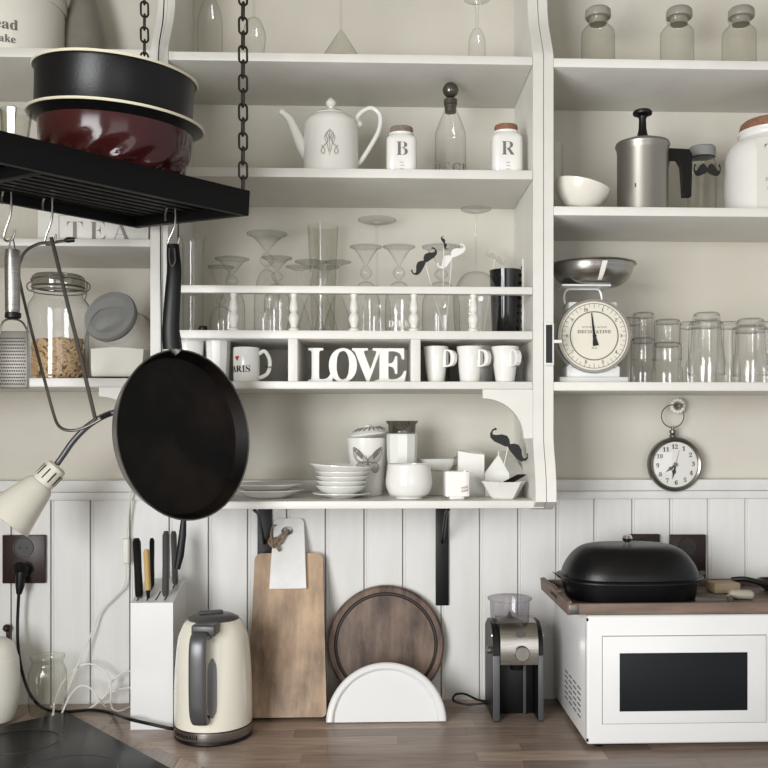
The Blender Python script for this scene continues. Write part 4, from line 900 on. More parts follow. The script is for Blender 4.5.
build('teeth', hm, PRINTK, t)['kind'] = 'stuff'
# bent wire hanger
D = D2_; k = D/F; o3 = PD(54, 243, D); t = thing('wire_hanger', 'bent grey wire pan-lid hanger with a black knob end', 'hanger', o3)
build('wire_frame', MB().tube(cr([q3(66, 240.5), q3(52, 242, .004), q3(38, 244), q3(25, 252), q3(19, 266), q3(19, 278), q3(30, 325), q3(44, 378), q3(53, 412), q3(60, 426, -.006), q3(72, 430.5, -.01), q3(88, 427, -.012), q3(112, 414, -.014)], 6), .0028, 8)
    .tube([q3(52, 238, -.004), q3(62, 278, -.005), q3(80, 350, -.006), q3(97, 421, -.008)], .0036, 8), mat('dark_wire', (88, 84, 78), .4, metal=.7), t)
build('knob', MB().tube([q3(65, 240.5), q3(68, 240), q3(74, 239.5)], [.0035, .0052, .0045], 10).tube([q3(103, 418, -.013), q3(113, 413.5, -.014)], .0042, 8), BLK, t)
# frying pan
D = D3; k = D/F; pc = PD(183, 436, D); tp_ = Vector((h3.x, h3.y, h3.z))
t = thing('frying_pan', 'large black frying pan hanging by its handle from the rack', 'pan', pc)
yaw = radians(-53); Rx = Matrix.Rotation(radians(90), 4, 'X'); Rn = Matrix.Rotation(-yaw, 4, 'Z') @ Matrix.Rotation(radians(-6), 4, 'X') @ Rx    # local z of the pan -> opening direction
Rp = 86*k
rad_in = [(0, .004), (Rp*.80, .004), (Rp*.86, .007), (Rp*.985, .036), (Rp, .042)]
Mpan = Matrix.Translation((-.014, .020, 0)) @ Rn
build('cooking_surface', MB().lathe([(0, .0), (Rp*.86, 0), (Rp*.92, .003), (Rp*.985, .027)], 72, M=Mpan), NONSTICK, t)
build('outer_wall', MB().lathe([(Rp*.985, .027), (Rp*1.0, .0285), (Rp*1.003, .0265), (Rp*.99, .023), (Rp*.93, .001), (Rp*.86, -.004), (0, -.004)], 72, M=Mpan), mat('grey_enamel_pan_side', (92, 90, 86), .3, metal=.5), t)
def Q(px, py, dy=0): v = PD(px, py, D)-pc; return Vector((v.x, v.y+dy, v.z))
build('handle_bracket', MB().tube([Q(178, 353, .0), Q(172.5, 347, -.005)], [.008, .009], 10, flat=.6), STEEL, t)
hp_ = cr([Q(172.5, 349, -.005), Q(172, 330, -.01), Q(174, 300, -.013), Q(175.5, 272, -.011), Q(174, 255, -.006), Q(173.5, 245, -.004)], 5)
build('handle', MB().tube(hp_, [.0175-.006*abs((i/25))**1.0+(-.0005) for i in range(26)], 14, flat=.6), BLK, t)
build('hanging_loop', MB().tube(cr([Q(171, 250, -.014), Q(172, 263, -.019), Q(175, 268, -.02), Q(177.5, 262, -.019), Q(176, 250, -.014)], 4), .0016, 6), DGREY, t)
# second tool hanging behind the pan: only the end of its handle shows
hk4 = rackpt(168, 207); D4 = D3+.12; o3 = PD(181, 545, D4); D = D4
t = thing('hanging_spatula', 'black tool handle poking out below the frying pan', 'spatula', o3)
build('grip', MB().tube([q3(184, 515), q3(182.5, 535), q3(180, 555), q3(177, 569)], [.0048, .0075, .0078, .006], 12, flat=.6), BLK, t)
build('shank', MB().tube(cr([q3(184, 517), q3(184, 470), q3(182, 400), q3(181, 352), q3(178, 330)], 4), .003, 8), BLK, t)
build('blade', MB().rbox(-.030, .030, -.001, .001, q3(184, 470)[2], q3(182, 380)[2], .0008), BLK, t)
tb_ = rackpt(176, 212); build('upper_wire', MB().tube([q3(178, 332), (tb_.x-o3.x, tb_.y-o3.y+.02, tb_.z-o3.z+.012)], .0014, 6), BLK, t)

# ---------------------------------------------------------------- clip lamp
Yl = 1.90; D = Yl; o3 = PD(118, 412, D)
t = thing('clip_lamp', 'cream gooseneck clip lamp pointing down at the hob', 'lamp', o3)
cl = PD(150, 392, 1.93)-o3
build('clamp', MB().rbox(-.014+cl.x, .014+cl.x, YF-.012-o3.y, YF+.03-o3.y, L3b-.030-o3.z, L3b-.002-o3.z, .003), BLK, t)
build('gooseneck', MB().tube(cr([(cl.x, cl.y, L3b-.02-o3.z), q3(134, 408, .01), q3(118, 411.5), q3(104, 416), q3(88, 426), q3(74, 440), q3(64, 454), q3(57, 464)], 6), .0062, 12), HGREY, t)
ax0 = Vector(q3(58, 466)); ax1 = Vector(q3(13, 518, -.03)); dirv = (ax1-ax0).normalized(); Lh = (ax1-ax0).length
Mz = Matrix.Translation(ax0) @ dirv.to_track_quat('Z', 'Y').to_matrix().to_4x4(); kk = D/F
build('socket_housing', MB().lathe([(0, 0), (8*kk, 0), (10.5*kk, .004), (11.5*kk, 22*kk), (12.5*kk, 23*kk)], 30, M=Mz), WHITEPLAS, t)
vm = MB()
for a in range(10): vm.box(-.0012, .0012, -11.6*kk, -10.6*kk, 6*kk, 18*kk, Mz @ Matrix.Rotation(2*pi*a/10, 4, 'Z'))
build('vent_slots', vm, PRINTK, t)
build('lamp_shade', MB().lathe([(12*kk, 22.5*kk), (15*kk, 27*kk), (25.5*kk, Lh), (26*kk, Lh), (25*kk, Lh-.001), (14.5*kk, 28*kk), (0, 25*kk)], 40, M=Mz), WHITEPLAS, t)
build('bulb', MB().sphere((0, 0, 42*kk), 12*kk, 18, M=Mz), PORC, t)

# ---------------------------------------------------------------- outlets
def outlet(px0, px1, py0, py1, label, two=True):
    c = P((px0+px1)/2, (py0+py1)/2, YB-.006); k = K(px0, YB); w = (px1-px0)/2*k; h = (py1-py0)/2*k
    t = thing('wall_socket', label, 'socket', (c.x, YB-.004, c.z), group='brown wall sockets')
    build('cover_plate', MB().rbox(-w, w, -.008, .004, -h, h, .002), BROWN, t)
    for s in ((1, -1) if two else (0,)):
        Mo = Matrix.Translation((0, -.008, s*h*.48)) @ Matrix.Rotation(pi/2, 4, 'X'); r_ = min(w*.62, h*.42 if two else h*.7)
        so = build('socket_well', MB().lathe([(r_, .0002), (r_*.98, .0025), (r_*.88, .0025), (r_*.86, .0004), (0, .0004)], 28, M=Mo), mat('dark_brown_bakelite', (34, 26, 24), .4), t)
        build('pin_holes', MB().lathe([(.0024, .0006), (0, .0006)], 10, c=(-.008, 0, .0004), M=Mo).lathe([(.0024, .0006), (0, .0006)], 10, c=(.008, 0, .0004), M=Mo), PRINTK, so)
    return t, c, h
t, c, h = outlet(3.5, 45.5, 535, 583, 'brown double wall socket with a black plug in its lower half')
outlet(630, 659.5, 534, 582, 'brown wall socket behind the knob of the roasting pan'); outlet(669.5, 705.5, 534.5, 582, 'brown double wall socket to the right of the roasting pan')
# plug and black cord
Yp = YB-.014; o3 = P(22, 572, Yp); t = thing('power_cord', 'thick black power cord drooping from the wall socket to the kettle', 'cord', o3)
def w3(px, py, Y): return P(px, py, Y)-o3
def g3(px, py, z=ZT+.004): return G(px, py, z)-o3
build('plug', MB().tube([w3(21, 570, Yp+.001), w3(21, 571, Yp-.022), w3(20.5, 574, Yp-.028)], [.019, .018, .012], 16).tube([w3(21, 572, Yp-.022), w3(20, 586, Yp-.026), w3(19, 594, Yp-.026)], [.012, .010, .006], 12), BLK, t)
build('cable', MB().tube(cr([w3(19, 590, Yp-.026), w3(17.5, 625, 2.15), w3(19, 655, 2.13), w3(25, 682, 2.09), w3(34, 700, 2.04), g3(48, 710), g3(68, 711.5), g3(92, 710), g3(112, 713), w3(129, 719, 1.970), w3(150, 724, 1.968), w3(171, 728.5, 1.966), g3(179, 729)], 7), .0036, 8), BLK, t)
# white lamp cord with switch
o3 = P(131, 480, 2.15); t = thing('lamp_cord', 'thin white flex with an inline switch looping onto the worktop', 'cord', o3)
build('cable', MB().tube(cr([w3(136, 455, 2.12), w3(132, 480, 2.15), w3(128, 520, 2.17), w3(126, 552, 2.17), w3(125, 583, 2.17), w3(115, 596, 2.17), w3(100, 612, 2.17), w3(92, 632, 2.165), w3(80, 660, 2.15), w3(68, 690, 2.12), g3(64, 703), g3(62, 708.5)], 6), .0021, 6), CORDW, t)
build('inline_switch', MB().rbox(-.008, .008, -.006, .006, -.029, .029, .004, 3, M=Matrix.Translation(w3(126, 551, 2.165))), CORDW, t)
build('coiled_slack', MB().tube(cr([g3(53, 716), w3(56, 698, 2.12), w3(66, 678, 2.14), w3(82, 665, 2.15), w3(98, 666, 2.15), w3(109, 678, 2.14), w3(111, 696, 2.12), g3(112, 708), g3(120, 711), g3(132, 706)], 6), .0021, 6)
    .tube(cr([g3(62, 713), w3(70, 696, 2.12), w3(80, 686, 2.13), w3(90, 688, 2.13), w3(98, 698, 2.12), g3(106, 707)], 6), .0021, 6)
    .tube(cr([g3(89, 709), w3(104, 697, 2.13), w3(112, 682, 2.15), w3(124, 672, 2.16), w3(135, 672, 2.165)], 6), .0021, 6)
    .tube(cr([g3(95, 703), w3(112, 692, 2.15), w3(126, 688, 2.16), w3(136, 688, 2.165)], 6), .0021, 6), CORDW, t)

# ---------------------------------------------------------------- worktop things, left
px = -4; Yp = 2.06; k = K(px, Yp); x = P(px, 0, Yp).x; hb = lambda p: P(px, p, Yp).z-ZT
t = thing('sugar_pot', 'rounded white stoneware pot with a lid at the left edge', 'pot', (x, Yp, ZT+.0006))
build('pot_body', MB().lathe([(r*k, h) for r, h in sm([(0, 0), (12, .0005), (17, .008), (22, .04), (23, .07), (21.5, hb(660)), (19.5, hb(657))], 4)], 36), PORC2, t)
build('lid', MB().lathe([(r*k, h) for r, h in sm([(20, hb(657.5)), (20, hb(655)), (17, hb(645)), (10, hb(639)), (4, hb(637)), (0, hb(636.5))], 4)], 36), PORC2, t)
px = 47.5; Yp = 2.12; k = K(px, Yp); x = P(px, 0, Yp).x; H = P(px, 656, Yp).z-ZT
rib = lambda a, zz: 1+.022*sin(26*a) if .01 < zz < H*.75 else 1
o = build('ribbed_jar', MB().lathe([(r*k, h*H) for r, h in sm([(0, 0), (15, .003), (17.5, .05), (18, .4), (18, .68), (16.5, .8), (15, .86), (15, .92), (16.5, .96), (16.5, 1), (15.5, 1)], 4)], 90, fn=rib), GLASS2, loc=(x, Yp, ZT+.0006)); tag(o, 'ribbed clear glass jar standing by the coiled white flex', 'jar')
hk_ = build('brown_peg', MB().sphere((0, -.012, 0), .009, 14).lathe([(.004, 0), (.004, .012)], 10, M=Matrix.Rotation(pi/2, 4, 'X')).rbox(-.004, .004, -.008, 0, -.034, -.004, .001), BROWN, loc=(P(9, 627, YB).x, YB-.0005, P(9, 627, YB).z)); tag(hk_, 'little brown wall peg below the plugged-in socket', 'peg')
# knife block
fr_ = G(150, 730, ZT); Yk = fr_.y; xk0 = P(130.5, 700, Yk).x; xk1 = P(173, 700, Yk).x; ht = P(150, 603, Yk).z-ZT
kd = .135; hx = (xk1-xk0)/2
t = thing('knife_block', 'tall white wooden knife block with slots in its sloping top', 'knife block', ((xk0+xk1)/2, Yk, ZT+.0006))
rise = .030
build('block_body', MB().add([(-hx, 0, 0), (hx, 0, 0), (hx, kd, 0), (-hx, kd, 0), (-hx, 0, ht), (hx, 0, ht), (hx, kd, ht+rise), (-hx, kd, ht+rise)], [(0, 1, 5, 4), (1, 2, 6, 5), (2, 3, 7, 6), (3, 0, 4, 7), (3, 2, 1, 0), (4, 5, 6, 7)]), MWHITE, t, 20)
sm_ = MB(); slz = lambda yy: ht+rise*yy/kd
slots = []
for fx, y0_, y1_ in ((-.75, .01, .04), (-.3, .01, .035), (-.42, .06, .10), (.12, .012, .06), (.55, .012, .045), (.2, .08, .12), (.62, .075, .11)):
    xx = fx*hx; sm_.add([(xx-.0015, y0_, slz(y0_)+.0004), (xx+.0015, y0_, slz(y0_)+.0004), (xx+.0015, y1_, slz(y1_)+.0004), (xx-.0015, y1_, slz(y1_)+.0004)], [(0, 1, 2, 3)])
build('slots', sm_, PRINTK, t)
gk = 'knives in the white block'
def knife(fx, yy, topx, topy, w, m, label, bol=None, dpt=.010):
    b = t_k.location+Vector((fx*hx, yy, slz(yy)+.0008)); tp = P(topx, topy, b.y+.012)-b
    n = thing('kitchen_knife', label, 'knife', b, group=gk)
    f0 = .16 if bol else .02
    build('handle', MB().tube([tp*f0, tp*(f0+.06), tp*.5, tp*.93, tp], [w*.8, w, w*.93, w, w*.6], 12, flat=1.5), m, n)
    build('bolster', MB().tube([tp*0, tp*f0, tp*(f0+.05)], [w*.45, w*.75, w*.9], 10, flat=1.2), bol or BLADE, n)
t_k = t
knife(-.72, .024, 136.5, 538, .0085, BLK, 'knife with the thickest black handle, nearest the white flex')
knife(-.28, .022, 146.5, 549, .0065, YELW, 'knife with a yellow wooden handle in the white block', BLK)
knife(-.42, .08, 152, 538, .0055, BLK, 'thin black-handled knife behind the yellow one')
knife(.50, .030, 166, 531, .0075, DGREY, 'dark grey handled knife leaning left in the block')
knife(.66, .095, 173.5, 531, .0068, DGREY, 'dark grey handled knife at the back of the block')

# ---------------------------------------------------------------- kettle
px = 213.5; Yk = 1.955; k = K(px, Yk); x = P(px, 0, Yk).x; hb = lambda p: P(px, p, Yk).z-ZT
cyb = 429+.635*F/(Yk-.077)
t = thing('electric_kettle', 'cream electric kettle with grey handle and steel base', 'kettle', (x, Yk, ZT+.0006))
Rk = 38.3*k
build('foot', MB().lathe([(0, 0), (Rk*.97, 0), (Rk*1.0, .003), (Rk*.99, .009), (0, .009)], 56), BLK, t)
bb = build('steel_base', MB().lathe([(Rk*.99, .0085), (Rk*1.005, .011), (Rk*1.0, .026), (0, .026)], 56), STEEL, t)
build('lettering', wrap(text('KitchenAid', .0095, spacing=1.05), Rk*1.006, -.66, .0135), PRINTK, bb)
build('seam', MB().lathe([(Rk*.97, .0255), (Rk*.97, .031), (0, .031)], 56), BLK, t)
zt2 = hb(619)
bp_ = sm([(Rk*.985, .030), (Rk*1.0, .034), (Rk*1.0, .09), (Rk*.97, .15), (Rk*.91, .20), (Rk*.84, zt2-.022), (Rk*.755, zt2-.007), (Rk*.67, zt2), (Rk*.64, zt2+.001)], 5)
def kr(z_):
    for (r0_, z0_), (r1_, z1_) in zip(bp_, bp_[1:]):
        if z0_ <= z_ <= z1_+1e-9: return r0_+(r1_-r0_)*(z_-z0_)/max(1e-9, z1_-z0_)
    return Rk*.7
build('body', MB().lathe(bp_, 64), KCREAM, t)
build('lid', MB().lathe([(Rk*.66, zt2), (Rk*.655, zt2+.003), (Rk*.5, zt2+.009), (Rk*.3, zt2+.012), (0, zt2+.013)], 48), DGREY, t)
build('lid_handle', MB().rbox(-.03, .02, -.009, .009, zt2+.011, zt2+.018, .004, 3, M=Matrix.Rotation(.3, 4, 'Z')), HGREY, t)
ah = radians(-6.5); Mh_ = Matrix.Rotation(ah, 4, 'Z')
zz = lambda p: P(px, p, Yk-.1).z-ZT
hpts = cr([(0, -kr(zz(641))+.004, zz(640)), (0, -kr(zz(641))-.018, zz(637)), (0, -kr(zz(641))-.034, zz(639)), (0, -kr(zz(655))-.036, zz(650)), (0, -kr(.15)-.034, zz(672)), (0, -kr(.1)-.031, zz(695)), (0, -kr(.06)-.026, zz(713)), (0, -kr(.05)-.012, zz(723)), (0, -kr(.05)+.003, zz(722))], 5)
m = MB(); N_ = len(hpts)
sec = []
for i, p in enumerate(hpts):
    tn = (hpts[min(N_-1, i+1)]-hpts[max(0, i-1)]).normalized(); nn = Vector((1, 0, 0)).cross(tn).normalized(); wv = 8.0*k; tv = .0085
    for a_ in range(16):
        q = 2*pi*a_/16; cx_ = (abs(cos(q))**.5)*(1 if cos(q) > 0 else -1); sx_ = (abs(sin(q))**.5)*(1 if sin(q) > 0 else -1)
        m.v.append(tuple(Mh_ @ (p+Vector((1, 0, 0))*(wv*cx_)+nn*(tv*sx_))))
for i in range(N_-1):
    for a_ in range(16): m.f.append((i*16+a_, i*16+(a_+1) % 16, (i+1)*16+(a_+1) % 16, (i+1)*16+a_))
m.f += [tuple(range(16)), tuple((N_-1)*16+a_ for a_ in range(16))]
build('handle', m, HGREY, t)
zs = zz(629); build('switch', MB().rbox(-9.5*k, 14*k, -kr(zs-.01)-.028, -kr(zs-.01)+.012, zz(638), zz(627), .004, 3, M=Mh_), DGREY, t)
# water gauge
gz0, gz1 = hb(707), hb(650); gm_ = MB(); n_ = 10
for i in range(n_+1):
    z_ = gz0+(gz1-gz0)*i/n_; ww = .008*sqrt(max(.05, 1-abs(2*i/n_-1)**6))
    for s in (-1, 1): a_ = .14+s*ww*1.15/Rk; gm_.v.append(((kr(z_)+.0012)*sin(a_), -(kr(z_)+.0012)*cos(a_), z_))
gm_.f = [(2*i, 2*i+1, 2*i+3, 2*i+2) for i in range(n_)]
wg = build('water_gauge', gm_, mat('grey_gauge', (120, 120, 122), .15), t)
build('spout', MB().add([(-.018, 0, zt2-.055), (.018, 0, zt2-.055), (-.022, 0, zt2-.006), (.022, 0, zt2-.006), (0, .034, zt2-.004), (0, .012, zt2-.055)], [(0, 1, 3, 2), (0, 2, 4, 5), (1, 5, 4, 3), (2, 3, 4), (0, 5, 1)], Matrix.Rotation(ah, 4, 'Z') @ Matrix.Translation((0, kr(zt2-.03)-.008, 0))), KCREAM, t)

# ---------------------------------------------------------------- boards
def lean(px, by, ty, Yw=YB):
    """matrix that stands a board at pixel row by on the worktop, leaning back to the wall; ty = its top row"""
    b = G(px, by, ZT); return b
b = G(288, 720.5, ZT); Yt = 2.165
k0 = K(288, b.y); zt_ = P(290, 556, Yt).z; Hh = sqrt((zt_-ZT)**2+(Yt-b.y)**2); th = atan2(Yt-b.y, zt_-ZT)
Mb_ = Matrix.Translation((b.x, b.y, ZT+.0007+.018*sin(th))) @ Matrix.Rotation(-th, 4, 'X')
t = thing('cutting_board', 'tall acacia cutting board with a marble handle leaning on the wall', 'cutting board', None, M=Mb_)
def rr2(x0, x1, z0, z1, r, rb=None, xt0=None, xt1=None, n=5):
    xt0 = x0 if xt0 is None else xt0; xt1 = x1 if xt1 is None else xt1; rb = r if rb is None else rb; o = []
    for (cx_, cz_, a0, rr_) in ((x1-rb, z0+rb, -pi/2, rb), (xt1-r, z1-r, 0, r), (xt0+r, z1-r, pi/2, r), (x0+rb, z0+rb, pi, rb)):
        for i in range(n+1): a = a0+pi/2*i/n; o.append((cx_+rr_*cos(a), cz_+rr_*sin(a)))
    return o
kb = K(288, 2.1)
bx = lambda p: (p-288.5)*kb
build('wooden_blade', MB().prism(rr2(bx(249), bx(325.8), 0, Hh, .016, .010, bx(249.5), bx(319.5)), 0, .018, 'xz'), BOARDW, t)
zA, zB = Hh*(720-592)/(720-553.5), Hh*(720-517)/(720-553.5)
# marble handle with a round finger hole (two halves of outline joined round the hole)
mo = rr2(bx(266), bx(303.5), zA, zB, .012, .0005, bx(268.5), bx(299.5)); hc = (bx(282.5), zB-.030); mm = MB(); n_ = 48; outl = []
for i in range(n_):   # ray from hole centre to outline
    a = 2*pi*i/n_; dx, dz = cos(a), sin(a); best = 9
    for j in range(len(mo)):
        (x0_, z0_), (x1_, z1_) = mo[j], mo[(j+1) % len(mo)]; ex, ez = x1_-x0_, z1_-z0_; den = dx*ez-dz*ex
        if abs(den) < 1e-9: continue
        tt = ((x0_-hc[0])*ez-(z0_-hc[1])*ex)/den; uu = ((x0_-hc[0])*dz-(z0_-hc[1])*dx)/den
        if tt > 0 and -1e-6 <= uu <= 1+1e-6: best = min(best, tt)
    outl.append((hc[0]+dx*best, hc[1]+dz*best))
# snap nearest rays onto the corners
for cxz in mo:
    j = min(range(n_), key=lambda q: (outl[q][0]-cxz[0])**2+(outl[q][1]-cxz[1])**2); outl[j] = cxz
inn = [(hc[0]+.0115*cos(2*pi*i/n_)*1.2, hc[1]+.0105*sin(2*pi*i/n_)) for i in range(n_)]
for d in (-.012, .0): mm.v += [(p[0], d, p[1]) for p in outl]+[(p[0], d, p[1]) for p in inn]
for i in range(n_):
    j = (i+1) % n_; mm.f += [(i, j, n_+j, n_+i), (2*n_+i, 3*n_+i, 3*n_+j, 2*n_+j), (i, 2*n_+i, 2*n_+j, j), (n_+i, n_+j, 3*n_+j, 3*n_+i)]
build('marble_handle', mm, MARBLE, t)
random.seed(9); tw = MB()
tw.tube(cr([(hc[0]+.004, -.006, hc[1]-.004), (hc[0]+.002, -.018, hc[1]), (hc[0]-.008, -.021, hc[1]-.022), (hc[0]-.022, -.02, hc[1]-.038)], 5), .0032, 7)
tw.tube(cr([(hc[0]+.006, -.006, hc[1]), (hc[0]-.004, -.017, hc[1]-.006), (hc[0]-.016, -.02, hc[1]-.014), (hc[0]-.026, -.02, hc[1]-.03)], 5), .003, 7)
tw.tube(cr([(hc[0]-.024, -.02, hc[1]-.035), (hc[0]-.036, -.02, hc[1]-.015), (hc[0]-.034, -.018, hc[1]+.008), (hc[0]-.026, -.018, hc[1]+.012)], 5), .0022, 6)
for i in range(9):
    a = random.random()*6; c = Vector((hc[0]-.026+.008*cos(a), -.022+.003*sin(3*a), hc[1]-.032+.010*sin(a)))
    tw.tube([c+Vector((.007*cos(q+a), .004*sin(2*q), .008*sin(q+a*.7))) for q in (0, .8, 1.6, 2.4, 3.2)], .0026, 6)
build('twine_knot', tw, TWINE, t)
# round board
b = Vector((P(386, 0, 2.15).x, 2.150, ZT)); Rr_ = 59.3*K(386, 2.14)
th = math.asin(min(.9, (2.187-.018-b.y)/(2*Rr_)))
Mb_ = Matrix.Translation((b.x, b.y, ZT+.0008+.017*sin(th))) @ Matrix.Rotation(-th, 4, 'X')
t = thing('round_board', 'round dark wooden board with a grooved rim leaning on the wall', 'cutting board', None, M=Mb_)
Mf = Matrix.Translation((0, 0, Rr_)) @ Matrix.Rotation(pi/2, 4, 'X') @ Matrix.Rotation(.7, 4, 'Z')
build('board_disc', MB().lathe([(0, .001), (Rr_*.825, .001), (Rr_*.84, -.003), (Rr_*.865, -.003), (Rr_*.885, .003), (Rr_*.96, .0035), (Rr_*.995, 0), (Rr_, -.006), (Rr_*.99, -.014), (Rr_*.96, -.016), (0, -.016)], 90, M=Mf), ROUNDW, t)
build('juice_groove', MB().lathe([(Rr_*.829, .0004), (Rr_*.84, -.0022), (Rr_*.865, -.0022), (Rr_*.876, .0004)], 90, M=Mf), mat('dark_groove_wood', (44, 33, 27), .5), t)
# half-round white board
b = G(386.5, 724, ZT); Rw = 60.5*K(386, b.y); Mb_ = Matrix.Translation((b.x, b.y, ZT+.0048)) @ Matrix.Rotation(radians(-20), 4, 'X')
t = thing('half_round_board', 'white half-round board with a raised rim in front of the round board', 'board', None, M=Mb_)
arc = lambda R_, n=40: [(R_*cos(pi*i/n), R_*sin(pi*i/n)) for i in range(n+1)]
m = MB(); n = 41
rings = [(Rw, .012, 0), (Rw, .004, 0), (Rw*.985, .0005, 0), (Rw*.95, -.0015, 0), (Rw*.90, -.0008, 0), (Rw*.872, .004, 0), (Rw*.862, .0085, 0), (Rw*.85, .0085, 0), (Rw*.845, .0065, 0)]
for R_, y_, _ in rings: m.v += [(a, y_, c*.965) for a, c in arc(R_)]
for j in range(len(rings)-1):
    for i in range(n-1): m.f.append((j*n+i, j*n+i+1, (j+1)*n+i+1, (j+1)*n+i))
last = (len(rings)-1)*n; m.f.append(tuple(last+i for i in range(n)))
m.f.append(tuple(range(n)))                                            # back
m.f.append(tuple([j*n for j in range(len(rings))]+[j*n+n-1 for j in reversed(range(len(rings)))]))
build('board_body', m, MWHITE, t, 40)

# ---------------------------------------------------------------- coffee grinder
b = G(515, 722, ZT); k = K(515, b.y); x = b.x; Yg = b.y; hb = lambda p: P(515, p, Yg).z-ZT
t = thing('coffee_grinder', 'coffee grinder with clear hopper, steel front and black side plates', 'coffee grinder', (x, Yg, ZT+.0006))
W3 = lambda p: (p-515)*k
for a0, a1 in ((493, 499.5), (538.5, 543.5)):
    pts = [(0, 0), (0, hb(655)), (.004, hb(642)), (.02, hb(632)), (.05, hb(626)), (.10, hb(627)), (.148, hb(638)), (.148, 0)]
    build('side_plate', MB().prism(pts, W3(a0), W3(a1), 'yz'), BLK, t, 30)
    e = MB().rbox(W3(a0)-.0002, W3(a1)+.0002, -.0015, 0, .002, hb(656), .0004); build('edge_strip', e, HGREY, t)
build('motor_housing', MB().rbox(W3(499.7), W3(538.3), .055, .118, .001, hb(664), .003), BLK, t)
build('rear_post', MB().rbox(W3(527), W3(530), .05, .0548, .001, hb(664), .0005), DGREY, t)
fp = [(.04, hb(664.5)), (-.003, hb(665)), (-.006, hb(655)), (-.004, hb(640)), (.006, hb(630)), (.02, hb(625)), (.09, hb(624)), (.09, hb(664.5))]
fo = build('steel_front', MB().prism(fp, W3(500.2), W3(538.2), 'yz'), STEEL, t, 30)
Mk = Matrix.Translation((W3(521.5), -.0062, hb(653))) @ Matrix.Rotation(pi/2, 4, 'X')
build('dial_knob', MB().lathe([(7.6*k, 0), (7.6*k, .006), (6.8*k, .009), (0, .009)], 32, M=Mk).box(-.0015, .0015, -6*k, 6*k, .009, .012, Mk), ALU, t)
build('badge', MB().lathe([(4.8*k, 0), (4.6*k, .0015), (0, .0016)], 24, sy=.62, M=Matrix.Translation((W3(521), -.0018, hb(634.5))) @ Matrix.Rotation(pi/2-.25, 4, 'X')), DGREY, t)
build('chute', MB().lathe([(8*k, hb(665)), (6*k, hb(672)), (0, hb(672))], 20, c=(W3(518), .022, 0)), BLK, t)
build('hopper', MB().lathe([(r*k, h) for r, h in ((17, hb(627)), (19.5, hb(624)), (20.2, hb(603)), (22.5, hb(602)), (22.5, hb(600.5)), (21, hb(600)), (0, hb(599.5)))], 36, c=(W3(512), .035, 0)), HOPPER, t)
build('hopper_throat', MB().lathe([(16.5*k, hb(626)), (9*k, hb(622)), (4*k, hb(622)), (0, hb(614))], 24, c=(W3(512), .035, 0)), SMOKE, t)
build('side_knob', MB().lathe([(3.4*k, 0), (3.6*k, .006), (2.6*k, .009), (0, .010)], 18, M=Matrix.Translation((W3(493), .045, hb(655))) @ Matrix.Rotation(-pi/2, 4, 'Y')), ALU, t)
for s, w in ((W3(493)-.0005, -1), (W3(543.5), 1)): build('screw_cap', MB().lathe([(.0045, 0), (.004, .0015), (0, .002)], 14, M=Matrix.Translation((s, .012, hb(637))) @ Matrix.Rotation(w*pi/2, 4, 'Y')), CHROME, t)
build('power_lead', MB().tube(cr([(W3(495), .10, .012), (W3(482), .10, .010), (W3(470), .11, .006), (W3(458), .12, .012), (W3(460), .125, .024), (W3(470), .125, .026), (W3(483), .12, .014), (W3(496), .115, .010)], 6), .0026, 8), BLK, t)

# ---------------------------------------------------------------- microwave
Ym = 1.832; k = K(680, Ym); xm0 = P(587, 700, Ym).x; zb = P(600, 745, Ym).z; zt_ = P(600, 616.5, Ym).z; wm_ = .46; dm_ = .345
t = thing('microwave_oven', 'white microwave oven with a dark window at the right', 'microwave', (xm0, Ym, ZT+.0006)); z0 = max(.008, zb-ZT); z1 = zt_-ZT
build('cabinet', MB().rbox(.001, wm_, .018, dm_, z0, z1, .003), MWHITE, t)
build('front_frame', MB().rbox(0, wm_, 0, .0195, z0, z1+.001, .005, 3), MWHITE, t)
mx_ = lambda p: P(p, 680, Ym).x-xm0
mz_ = lambda p: P(680, p, Ym).z-ZT
dr = build('door', MB().rbox(mx_(602.5), mx_(765.5), -.004, .003, mz_(723), mz_(636), .0015), MWHITE, t)
ol_ = MB()
for a in ((mx_(602.0), mx_(602.5), mz_(723.5), mz_(635.5)), (mx_(765.5), mx_(766), mz_(723.5), mz_(635.5)), (mx_(602), mx_(766), mz_(723.6), mz_(723)), (mx_(602), mx_(766), mz_(636), mz_(635.5))): ol_.box(a[0], a[1], -.0008, .001, a[2], a[3])
build('door_gap', ol_, PRINT, t)
build('door_window', MB().rbox(mx_(619), mx_(746.5), -.0052, -.0042, mz_(710.5), mz_(652.5), .0004), MWIN, dr)
vs_ = MB()
for c in range(4):
    for r in range(6):
        y_ = .060+c*.042; zz_ = z0+.034+r*.0115
        vs_.box(-.0004, .0014, y_, y_+.029, zz_, zz_+.0026)
build('vent_slits', vs_, PRINT, t)['kind'] = 'stuff'
for y_ in (.03, dm_-.03): build('foot', MB().lathe([(.009, -.0002), (.011, z0+.001)], 12, c=(.03, y_, 0)), BLK, t); build('foot', MB().lathe([(.009, -.0002), (.011, z0+.001)], 12, c=(wm_-.03, y_, 0)), BLK, t)
cs = MB()
for zz_ in (z0+.006, z1-.010): cs.rbox(-.0008, .003, -.0006, .003, zz_, zz_+.006, .0005)
build('hinge_caps', cs, BLK, t)
ztm = ZT+.0006+z1+.001
# tray
Yt0 = 1.838; a0 = P(571, 610, Yt0).x; zt0 = ztm+.0006
t = thing('wooden_tray', 'long brown wooden tray with handle hole lying on the microwave', 'tray', (a0, Yt0, zt0))
tl, td = .56, .30
build('tray_floor', MB().rbox(.006, tl-.006, .006, td-.006, 0, .006, .001), TRAYW, t)
for y_ in (0, td-.010): build('long_side', MB().rbox(.002, tl, y_, y_+.010, 0, .022, .002), TRAYW, t)
